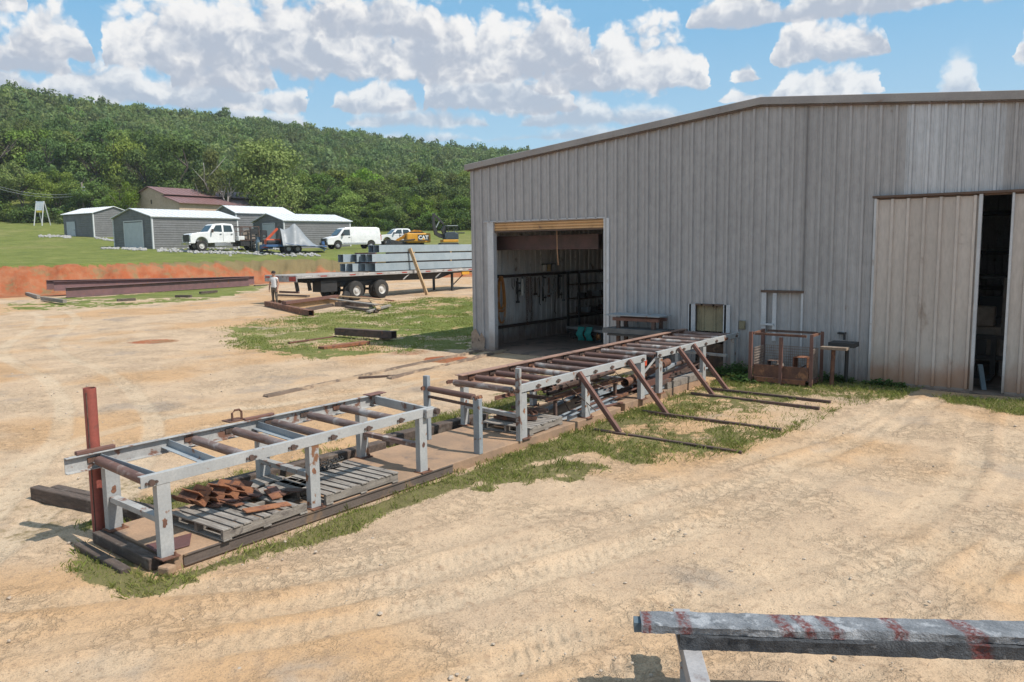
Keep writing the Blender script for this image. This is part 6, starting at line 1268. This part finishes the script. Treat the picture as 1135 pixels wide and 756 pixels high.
MB().box2((0.02, -.02, -1), (L-.02, .03, 4.2)).build('side_wall', TANW, bn_); MB().box2((.02, W-.03, -1), (L-.02, W+.02, 4.2)).build('side_wall', TANW, bn_); MB().box2((.02, A_-.02, 5.0), (L-.02, A_+.02, 5.55)).box2((.02, B_-.02, 5.0), (L-.02, B_+.02, 5.55)).build('clerestory', mat('dark_clerestory', (.12, .07, .06)), bn_)
m = MB(); e = .35
for a, za, b, zb in ((-.5, 4.06, A_+.02, 5.22), (W+.5, 4.06, B_-.02, 5.22), (A_-.45, 5.42, W/2, 6.64), (B_+.45, 5.42, W/2, 6.64)):
    n = [(-e, a, za), (L+e, a, za), (L+e, b, zb), (-e, b, zb)]; m.add(n+[(x, y, z+.07) for x, y, z in n], [(0, 3, 2, 1), (4, 5, 6, 7), (0, 1, 5, 4), (1, 2, 6, 5), (3, 0, 4, 7), (2, 3, 7, 6)])
    for i in range(25): x = -e+.05+(L+2*e-.1)*i/24; m.bar((x, a, za+.08), (x, b, zb+.08), .05, .03)
m.build('roof', MAR, bn_)
MB().box2((-.04, 5.2, 0), (-.01, 8.2, 3.2)).build('barn_door', TANW, bn_); MB().box2((-.06, 6.1, 4.2), (-.01, 6.3, 4.8)).build('wall_lamp', BLACK, bn_)
sg = atg(54, 118); so = thing('roadside_sign', 'white A-frame stand holding a pale blue and yellow sign on the lawn', 'sign', sg, th(8)); ORG[so] = Vector((0, 0, 0)); so.scale = (.66, .66, .84)
for x0, x1, y in ((-1.25, -.75, -.9), (.45, .75, -1.0), (-.2, -.7, .9), (1.5, .85, .9)): MB().bar((x0, y, -.1), (x1, 0, 4.2), .16, .14, (0, 1, 0)).build('leg', TRW, so)
pa = MB().box2((-.85, -.16, 2.6), (.75, -.08, 4.15)).build('sign_board', mat('pale_blue_sign', (.38, .46, .56), (.5, .56, .62), 2, .5), so); MB().box2((-.83, -.17, 2.25), (.73, -.09, 2.595)).build('yellow_strip', mat('yellow_sign', (.5, .42, .05)), so)
for k in range(3): MB().box2((-.7, -.166, 3.0+.34*k), (.6, -.161, 3.12+.34*k)).build('sign_stripe', TRW, pa)
up = atg(101, 126); uo = thing('utility_pole', 'short utility pole with white fittings at the edge of the woods', 'pole', up); ORG[uo] = Vector((0, 0, 0))
MB().tube((0, 0, -.3), (0, 0, 6.2), .14, 10, .11).build('shaft', WOODG, uo); MB().box((.25, 0, 5.4), (1.2, .14, .16)).build('crossarm', TRW, uo); MB().lathe((.55, .0, 4.3), (0, 0, 1), [(.22, 0), (.24, .6), (.1, .7)], 14).build('transformer', TRW, uo)
for k, (ya, yb) in enumerate(((203, 213), (205.5, 216))):
    a = at(-30, ya-5, D=119); b = at(101, yb, D=125.5); n = 14; m = MB(); m.path([a.lerp(b, i/n)-Vector((0, 0, 1.2*math.sin(math.pi*i/n))) for i in range(n+1)], .022, 5); tag(m.build('power_cable', GREYP), ('upper' if not k else 'lower')+' power cable running to the utility pole in front of the woods', 'cable')
# white riprap around the sheds
m = MB()
for (pa, Da, pb, Db, n, w_) in ((178, 74.5, 262, 72.6, 190, 1.2), (262, 72.6, 360, 71.5, 110, 1.0), (117, 77.3, 136, 77.0, 60, .7), (50, 99, 84, 97.5, 150, 1.4), (112, 96, 140, 92, 110, .5), (140, 76.5, 166, 75.5, 90, .9), (180, 78.5, 330, 80, 120, 2)):
    for i in range(n):
        t = random.random(); p = atg(pa+(pb-pa)*t, Da+(Db-Da)*t+random.gauss(0, w_*.8)); s = random.uniform(.08, .2); m.rock((p.x, p.y, p.z+s*.25), s)
tag(m.build('riprap', mat('white_riprap', (.44, .43, .41), (.32, .31, .30), 3, .9, 0, .2)), 'white riprap stones along the sheds and vehicles', 'stones', kind='stuff')
# ------------------------------------------------------------------ trees
def crown_arrays(seed, nl, leaves, lsz, base=.0, flat=1., lob=.42, jit=.55):
    """leaf quads of a crown filling about a unit half-width ball standing on z = 0..2"""
    r = np.random.default_rng(seed); C = []; 
    for i in range(nl):
        a = r.uniform(0, 6.283); h = r.random()**.8; q = math.sqrt(max(0, 1-(2*h-1)**2*.9))*r.uniform(.35, .78)
        C.append((q*math.cos(a), q*math.sin(a), .28+1.42*h, lob*r.uniform(.65, 1.15)*(1.1-.35*h)))
    C = np.array(C); k = r.integers(0, nl, leaves); d = r.normal(0, 1, (leaves, 3)); d[:, 2] += .35; d /= np.linalg.norm(d, axis=1)[:, None]
    rad = C[k, 3]*(1-.55*r.random(leaves)**2.2); p = C[k, :3]+d*rad[:, None]*np.array([1, 1, .85])
    # leaves gather in twigs
    tw = r.normal(0, .035, (leaves//14+1, 3)); p += tw[np.arange(leaves) % len(tw)]
    nrm = d+r.normal(0, jit, (leaves, 3)); nrm /= np.linalg.norm(nrm, axis=1)[:, None]
    t = np.cross(nrm, r.normal(0, 1, (leaves, 3))); t /= np.linalg.norm(t, axis=1)[:, None]; b = np.cross(nrm, t)
    s = lsz*r.uniform(.6, 1.35, leaves)[:, None]
    V = np.stack([p-t*s, p+b*s*.55+nrm*s*.15, p+t*s, p-b*s*.55+nrm*s*.15], 1); V[:, :, 2] *= flat; V[:, :, 2] = np.maximum(V[:, :, 2], base)
    return V.reshape(-1, 3)
def quads(n): return np.arange(n*4).reshape(-1, 4)
LEAF = {'mid': leaf_mat('leaves_mid_green', (.115, .175, .034), (.15, .21, .045), (.19, .24, .065), .28, .5), 'dark': leaf_mat('leaves_dark_green', (.075, .13, .03), (.10, .16, .038), (.14, .20, .05), .25, .5),
        'bright': leaf_mat('leaves_bright_green', (.15, .225, .038), (.19, .27, .055), (.24, .31, .08), .32, .5), 'pale': leaf_mat('leaves_pale_olive', (.165, .225, .058), (.195, .25, .07), (.235, .28, .09), .3, .5), 'dry': leaf_mat('leaves_thin_olive', (.16, .16, .08), (.20, .19, .10), (.24, .22, .13), .3, .5)}
BARK = mat('tree_bark', (.13, .105, .085), (.09, .075, .06), 3, .95, 0, .5); PALEB = mat('pale_bark', (.46, .43, .40), (.34, .31, .28), 3, .9, 0, .3)
def trunk_mb(seed, h, r0, spread, limbs=5, top=.75):
    r = random.Random(seed); m = MB(); bend = [Vector((r.uniform(-.1, .1)*i, r.uniform(-.1, .1)*i, h*top*i/4)) for i in range(5)]; m.path([bend[0]-Vector((0, 0, .5))]+bend, [r0*1.25, r0*1.1, r0*.85, r0*.65, r0*.45, r0*.22], 9)
    for k in range(limbs):
        i = r.choice((1, 2, 2, 3, 3)); a = r.uniform(0, 6.28); L = spread*r.uniform(.6, 1.); p = bend[i]; q = p+Vector((math.cos(a)*L*.55, math.sin(a)*L*.55, L*.45)); e = p+Vector((math.cos(a+.2)*L, math.sin(a+.2)*L, L*.95)); m.path([p, q, e], [r0*.42, r0*.26, r0*.08], 7)
        m.path([q, q+Vector((math.cos(a-.8)*L*.4, math.sin(a-.8)*L*.4, L*.4))], [r0*.2, r0*.05], 6)
    return m
# a few kinds, each a crown mesh of about 1 m half width and 2 m height
VAR = [np_mesh('crown', crown_arrays(100+i, (13, 17, 15, 20, 14, 18)[i], 5200, .043, 0, 1, (.44, .38, .42, .35, .46, .36)[i]), quads(5200), LEAF['mid']) for i in range(6)]
VAR.append(np_mesh('crown', crown_arrays(177, 34, 13000, .036, 0, 1, .42, .42), quads(13000), LEAF['pale']))
VARM = {}
def crown_me(i, kind):
    if (i, kind) not in VARM: me = VAR[i].copy(); me.materials.clear(); me.materials.append(LEAF[kind]); VARM[(i, kind)] = me
    return VARM[(i, kind)]
TRM = {}
def tree(name, label, px, D, wid, ytop, kind, var, group=None, trunkh=.22, bark=None, ybase=None):
    p = atg(px, D); top = H+(hor(px)-ytop)*D/FPX; h = max(3., top-p.z)
    o = thing(name, label, 'tree', p, random.uniform(0, 6.28), group)
    c = link('crown', crown_me(var, kind), o, (0, 0, h*trunkh*.6)); c.scale = (wid/2, wid/2*random.uniform(.9, 1.1), (h*(1-trunkh*.6))/1.98)
    if var not in TRM: TRM[var] = {}
    key = bark or BARK
    if key not in TRM[var]:
        ORG[o] = Vector((0, 0, 0)); t = trunk_mb(var*7+3, 2.0, .045, .75, 6, .8).build('trunk', key, o, smooth=60); TRM[var][key] = t.data
    else: t = link('trunk', TRM[var][key], o)
    t.scale = (h/2*.9, h/2*.9, h/2); ORG[o] = Vector(p); return o
# trees one can tell apart
tree('round_tree', 'big pale green round tree directly behind the white shed roofs', 303, 124, 12.8, 155, 'pale', 6, trunkh=.08)
tree('thin_tree', 'thin pale tree with white trunk left of the pale round tree', 246, 122, 8.2, 166, 'pale', 3, trunkh=.15, bark=PALEB)
p = atg(258, 121); m = MB(); rr = random.Random(3)
for k in range(7): a = rr.uniform(-1, 1); q = Vector((p.x, p.y, p.z+3)); e = q+Vector((RH[0]*a*2.4, RH[1]*a*2.4, 2.2+rr.random()*2.8)); mid_ = q.lerp(e, .5)+Vector((0, 0, .8)); m.path([q, mid_, e], [.10, .06, .025], 6); m.path([mid_, mid_+Vector((RH[0]*rr.uniform(-1.5, 1.5), RH[1]*rr.uniform(-1.5, 1.5), 1.6))], [.06, .02], 5)
m.path([Vector((p.x, p.y, p.z-.3)), Vector((p.x, p.y, p.z+3.1))], [.2, .15], 8); tag(m.build('bare_tree', PALEB, smooth=60), 'bare white branches standing in front of the thin olive tree', 'tree')
tree('dark_tree', 'dark dense rounded tree with ragged top above the tan barn', 207, 132, 11.5, 148, 'dark', 1, trunkh=.25)
tree('young_tree', 'small bright green tree at the left end of the tan barn', 147, 116, 4.6, 201, 'bright', 2, trunkh=.1)
tree('round_bush', 'round yellow green bush beside the small shed near the tan barn', 126, 117, 4.4, 217, 'bright', 4, trunkh=.03)
tree('red_tree', 'reddish tree top among the green woods above the dark tree', 152, 150, 3.2, 163, 'mid', 5, trunkh=.3)
rm = leaf_mat('leaves_reddish', (.26, .10, .05), (.32, .14, .07), (.2, .13, .05), .3, .5); ro = [o for o in bpy.data.objects if o.name.startswith('red_tree')][0].children[0]; ro.data = ro.data.copy(); ro.data.materials.clear(); ro.data.materials.append(rm)
# rows along the edge of the woods
LBL = {'mid': 'mid green broadleaf tree in the dense row at the edge of the woods', 'dark': 'dark green broadleaf tree in the dense row at the edge of the woods', 'bright': 'bright light green tree in the low row at the foot of the wooded hill', 'pale': 'olive green tree in the row at the edge of the woods'}
GRP = {k: v.split(' in the ')[0]+'s at the edge of the woods' for k, v in LBL.items()}
rt = random.Random(21)
def rowof(px0, px1, n, D0, D1, yt, w0, w1, kinds, tr=.22):
    for i in range(n):
        px = px0+(px1-px0)*(i+.5)/n+rt.uniform(-.3, .3)*(px1-px0)/n; k = rt.choice(kinds); u = (px-px0)/(px1-px0)
        tree('broadleaf_tree', LBL[k], px, rt.uniform(D0, D1), rt.uniform(w0, w1), yt[0]+(yt[1]-yt[0])*u+rt.uniform(-9, 9), k, rt.randrange(6), GRP[k], tr)
rowof(-75, 150, 13, 126, 132, (176, 196), 6, 9, ('mid', 'dark', 'mid'))
rowof(-80, 185, 15, 136, 146, (134, 164), 8.5, 12, ('mid', 'dark', 'mid'))
rowof(-80, 190, 15, 150, 162, (120, 150), 9, 13, ('mid', 'mid', 'dark'))
rowof(175, 275, 6, 138, 146, (186, 190), 7, 10, ('mid', 'dark'))
rowof(260, 350, 5, 134, 140, (196, 204), 7, 10, ('mid', 'dark'))
rowof(335, 545, 13, 124, 129, (222, 224), 5, 7.5, ('bright', 'mid', 'bright'), .06)
rowof(330, 550, 13, 130, 136, (206, 200), 6.5, 9.5, ('bright', 'mid', 'dark'), .12)
rowof(330, 550, 12, 139, 148, (190, 186), 8, 11, ('mid', 'bright', 'mid'), .15)
rowof(545, 700, 7, 128, 140, (205, 195), 7, 10, ('mid', 'bright'), .12)
# bushes along the edge, and the woods on the hill
def mass(name, label, cat, pts, tmpl, matl, seed, attr='tint'):
    r = np.random.default_rng(seed); Vs = []; T = []
    for (x, y, z, w, h) in pts:
        v = tmpl[r.integers(len(tmpl))].copy(); a = r.uniform(0, 6.28); c, s = math.cos(a), math.sin(a)
        q = np.empty_like(v); q[:, 0] = (v[:, 0]*c-v[:, 1]*s)*w/2+x; q[:, 1] = (v[:, 0]*s+v[:, 1]*c)*w/2+y; q[:, 2] = v[:, 2]*h/2+z; Vs.append(q); T.append(np.full(len(v)//4, r.random()))
    V = np.concatenate(Vs); me = np_mesh(name, V, quads(len(V)//4), matl, attrs={attr: ('FACE', np.concatenate(T))}); return tag(link(name, me), label, cat, kind='stuff')
WOODL = leaf_mat('hill_leaves', (.115, .175, .055), (.145, .205, .065), (.18, .235, .09), .38, .03, attr='tint')
BUSHL = leaf_mat('bush_leaves', (.085, .14, .028), (.115, .175, .04), (.155, .205, .055), .28, .5, attr='tint')
tb = [crown_arrays(300+i, 9, 420, .10, 0, 1, .5) for i in range(5)]; pts = []; r = np.random.default_rng(4)
for i in range(330):
    px = r.uniform(-90, 620); D = r.uniform(122, 128) if px > 330 or px < 140 else r.uniform(124, 136); p = atg(px, D); w = r.uniform(1.6, 3.6); pts.append((p.x, p.y, p.z-.3, w, w*r.uniform(.7, 1.2)))
mass('undergrowth', 'low bushes and undergrowth along the edge of the woods', 'undergrowth', pts, tb, BUSHL, 5)
tw = [crown_arrays(400+i, 9+i, 260, .12, 0, .95, .5, .38) for i in range(7)]; pts = []
for i in range(4600):
    px = r.uniform(-110, 900); crd = float(np.interp(px, PXC, CRD)); D = 146+(crd+14-146)*math.sqrt(r.random())
    p = atg(px, D); w = r.uniform(4.2, 9)*(1 if r.random() < .85 else 1.25)
    if px > 620 and r.random() < .4: continue
    pts.append((p.x, p.y, p.z-.5, w, r.uniform(5.5, 8.5)*(1.25 if r.random() < .12 else 1)))
mass('hillside_woods', 'continuous green woods covering the long hill behind the sheds', 'woods', pts, tw, WOODL, 6)
# ------------------------------------------------------------------ light and sky
SUN = Vector((.742, .165, 1.0)).normalized()                    # towards the sun
sl = bpy.data.lights.new('sun', 'SUN'); sl.energy = 3.9; sl.angle = R(.53); sl.color = (1, .945, .86); so_ = bpy.data.objects.new('sun', sl); COL.objects.link(so_); so_.rotation_euler = SUN.to_track_quat('Z', 'Y').to_euler(); so_.location = (30, 5, 50)
wd = bpy.data.worlds.new('World'); S.world = wd; wd.use_nodes = True; t = NT(wd.node_tree); bg = wd.node_tree.nodes['Background']; bg.inputs[1].default_value = .11
sky = t.new('ShaderNodeTexSky', sky_type='NISHITA'); sky.sun_disc = False; sky.sun_elevation = math.asin(SUN.z); sky.sun_rotation = math.atan2(SUN.x, SUN.y); sky.air_density = 1.0; sky.dust_density = .6; sky.ozone_density = 1.6; sky.altitude = 200
dirv = t.new('ShaderNodeTexCoord').outputs['Generated']
def dot(v):
    n = t.new('ShaderNodeVectorMath', operation='DOT_PRODUCT'); t.l.new(dirv, n.inputs[0]); n.inputs[1].default_value = v; return n.outputs['Value']
azn = t.math('ARCTAN2', dot((*RH, 0)), dot((*FH, 0))); eln = t.math('ARCSINE', dot((0, 0, 1)))
# banks of cumulus, far ones first: the elevation of the flat base (as a row of the picture) and how tall the cloud stands at each bearing
BANK = [(157, [(-200, 8), (60, 6), (200, 9), (330, 8), (480, 10), (560, 8), (640, 12), (760, 6), (860, 0)]),
        (141, [(-200, 20), (-60, 24), (30, 12), (70, 0), (220, 0), (262, 14), (330, 12), (375, 2), (405, 12), (470, 20), (545, 12), (560, 2), (600, 14), (650, 27), (690, 14), (745, 12), (800, 8), (842, 0), (1020, 0), (1058, 40), (1085, 0), (1300, 14)]),
        (124, [(-200, 40), (-60, 30), (20, 26), (70, 12), (100, 30), (150, 34), (188, 20), (240, 36), (300, 20), (345, 16), (360, 0), (385, 16), (430, 28), (462, 16), (472, 0), (482, 42), (512, 58), (548, 38), (585, 34), (622, 22), (655, 0), (775, 0), (805, 12), (850, 10), (870, 22), (910, 26), (960, 20), (985, 0)]),
        (103, [(-200, 40), (0, 34), (60, 42), (118, 6), (125, 0), (196, 0), (222, 36), (290, 30), (335, 6), (345, 0), (575, 0), (615, 24), (655, 44), (700, 70), (742, 64), (776, 36), (790, 0), (800, 8), (815, 22), (840, 8), (850, 0), (1100, 0), (1128, 48), (1200, 40), (1260, 0)]),
        (86, [(-200, 60), (-20, 50), (22, 8), (30, 0), (48, 32), (75, 52), (104, 40), (126, 4), (140, 44), (200, 76), (260, 84), (330, 96), (400, 90), (448, 60), (490, 80), (560, 62), (612, 88), (648, 60), (668, 0), (842, 0), (862, 36), (900, 48), (948, 38), (972, 20), (980, 0)]),
        (42, [(-200, 60), (-40, 60), (0, 40), (48, 34), (68, 0), (330, 0), (380, 30), (440, 44), (500, 30), (540, 0), (752, 0), (775, 26), (802, 44), (840, 34), (858, 16), (880, 24), (905, 40), (960, 46), (1010, 34), (1080, 44), (1108, 26), (1120, 0), (1250, 0), (1300, 60)])]
rowel = lambda row, px=567: math.asin(ray(px, row).normalized().z)
aznm = t.math('MULTIPLY_ADD', azn, 1/1.6, .5)
pos = lambda px: (math.atan((px-567.5)/FPX))/1.6+.5
cv = t.new('ShaderNodeCombineXYZ'); t.set(cv.inputs[0], azn); t.set(cv.inputs[1], t.math('MULTIPLY', eln, 1.15))
def n2d(vec, scale, detail, rough=.55, col=False):
    n = t.new('ShaderNodeTexNoise', noise_dimensions='2D'); t.l.new(vec, n.inputs['Vector']); n.inputs['Scale'].default_value = scale; n.inputs['Detail'].default_value = detail; n.inputs['Roughness'].default_value = rough; return n.outputs['Color' if col else 0]
wc = n2d(cv.outputs[0], 16, 5, .6, True)
ws = t.new('ShaderNodeSeparateColor'); t.l.new(wc, ws.inputs[0])
wob = t.new('ShaderNodeVectorMath', operation='MULTIPLY_ADD'); t.l.new(wc, wob.inputs[0]); wob.inputs[1].default_value = (.03, .03, 0); t.l.new(cv.outputs[0], wob.inputs[2])
def puffs(off):
    n = t.new('ShaderNodeVectorMath', operation='ADD'); t.l.new(wob.outputs[0], n.inputs[0]); n.inputs[1].default_value = off
    v = t.new('ShaderNodeTexVoronoi', feature='F1', voronoi_dimensions='2D', normalize=True); t.l.new(n.outputs[0], v.inputs['Vector']); v.inputs['Scale'].default_value = 21; v.inputs['Detail'].default_value = 2.; v.inputs['Roughness'].default_value = .55; v.inputs['Lacunarity'].default_value = 2.4
    return t.math('ADD', t.math('MULTIPLY', t.math('SUBTRACT', .36, v.outputs['Distance']), 1.5), t.math('MULTIPLY', t.math('SUBTRACT', n2d(n.outputs[0], 38, 6, .62), .5), .5))
nz = puffs((0, 0, 0)); rel = t.math('SUBTRACT', nz, puffs((.010, .016, 0)))
azw = t.math('ADD', aznm, t.math('MULTIPLY', t.math('SUBTRACT', ws.outputs[0], .5), .022)); elw = t.math('ADD', eln, t.math('MULTIPLY', t.math('SUBTRACT', ws.outputs[1], .5), .012))
soft = n2d(cv.outputs[0], 8, 3)
hz = t.mix(t.rng(eln, .0, .26, 0, 1, False), (3.8, 5.15, 5.9), (1.5, 3.55, 5.5))                       # clear summer blue, paler low down
cur = t.mix(.8, sky.outputs[0], hz)
HM = 100.
for bi, (row, st_) in enumerate(BANK):
    cr = t.new('ShaderNodeValToRGB'); cr.color_ramp.interpolation = 'EASE'; el_ = cr.color_ramp.elements
    while len(el_) < len(st_): el_.new(.5)
    for q, (px, h) in zip(el_, st_): q.position = pos(px)
    for q, (px, h) in zip(el_, st_): q.color = (h/HM,)*3+(1,)
    t.l.new(azw, cr.inputs[0]); h = t.math('MULTIPLY', cr.outputs[0], HM*(1.5, 1.45, 1.3, 1.15, 1.05, 1.05)[bi]/FPX)
    d = t.math('SUBTRACT', elw, rowel(row)); v = t.math('DIVIDE', d, t.math('ADD', h, .004))
    top = t.math('SUBTRACT', 1.0, v); base = t.math('MULTIPLY_ADD', v, 3.2, .30)
    f = t.math('SUBTRACT', t.math('MULTIPLY', t.math('MINIMUM', top, base), .9), t.math('MULTIPLY', t.rng(h, .004, .022, 1, 0), 1.1))
    tt = t.math('MULTIPLY_ADD', nz, .8, f)
    al = t.rng(tt, .10, .40 if bi > 1 else .65)
    sh = t.math('ADD', t.math('MULTIPLY', t.math('SUBTRACT', v, .42), .75), t.math('MULTIPLY', rel, 1.15))
    sh = t.math('ADD', sh, t.math('MULTIPLY', t.math('SUBTRACT', soft, .5), .9))
    sh = t.math('ADD', sh, t.math('MULTIPLY', t.math('SUBTRACT', .5, tt), .25)); sh = t.rng(sh, -.45, .38)
    k = (.6, .75, .88, .95, .97, .97)[bi]
    cur = t.mix(t.math('MULTIPLY', al, k), cur, t.mix(sh, (3.3, 3.65, 4.3), (6.55, 6.45, 6.35)))
# broken cloud elsewhere, high above the picture
oth = t.math('MULTIPLY', t.rng(eln, .40, .52), t.rng(n2d(cv.outputs[0], 3, 5), .46, .6)); cur = t.mix(oth, cur, (5.5, 5.5, 5.5))
t.l.new(cur, bg.inputs[0])
wd.cycles.sampling_method = 'AUTOMATIC'
S.view_settings.view_transform = 'Standard'; S.view_settings.look = 'None'; S.view_settings.exposure = .42; S.view_settings.gamma = 1; S.view_settings.use_curve_mapping = False
S.render.engine = 'CYCLES'
S.render.resolution_x = 1024; S.render.resolution_y = 682
S.cycles.max_bounces = 6; S.cycles.diffuse_bounces = 3; S.cycles.glossy_bounces = 2; S.cycles.transmission_bounces = 2; S.cycles.transparent_max_bounces = 4

# the summer air between here and the hill
hm = bpy.data.materials.new('summer_haze'); hm.use_nodes = True; ht = hm.node_tree; ht.nodes.clear(); ho = ht.nodes.new('ShaderNodeOutputMaterial'); hv = ht.nodes.new('ShaderNodeVolumePrincipled')
hv.inputs['Color'].default_value = (.86, .92, 1, 1); hv.inputs['Density'].default_value = .00027; hv.inputs['Anisotropy'].default_value = .2; ht.links.new(hv.outputs[0], ho.inputs['Volume'])
c0 = FH[0]*230, FH[1]*230; hb = MB().box((c0[0], c0[1], 35), (560, 560, 118), YAW); tag(hb.build('haze', hm), 'thin pale summer haze over the yard and the hill', 'haze', kind='stuff')
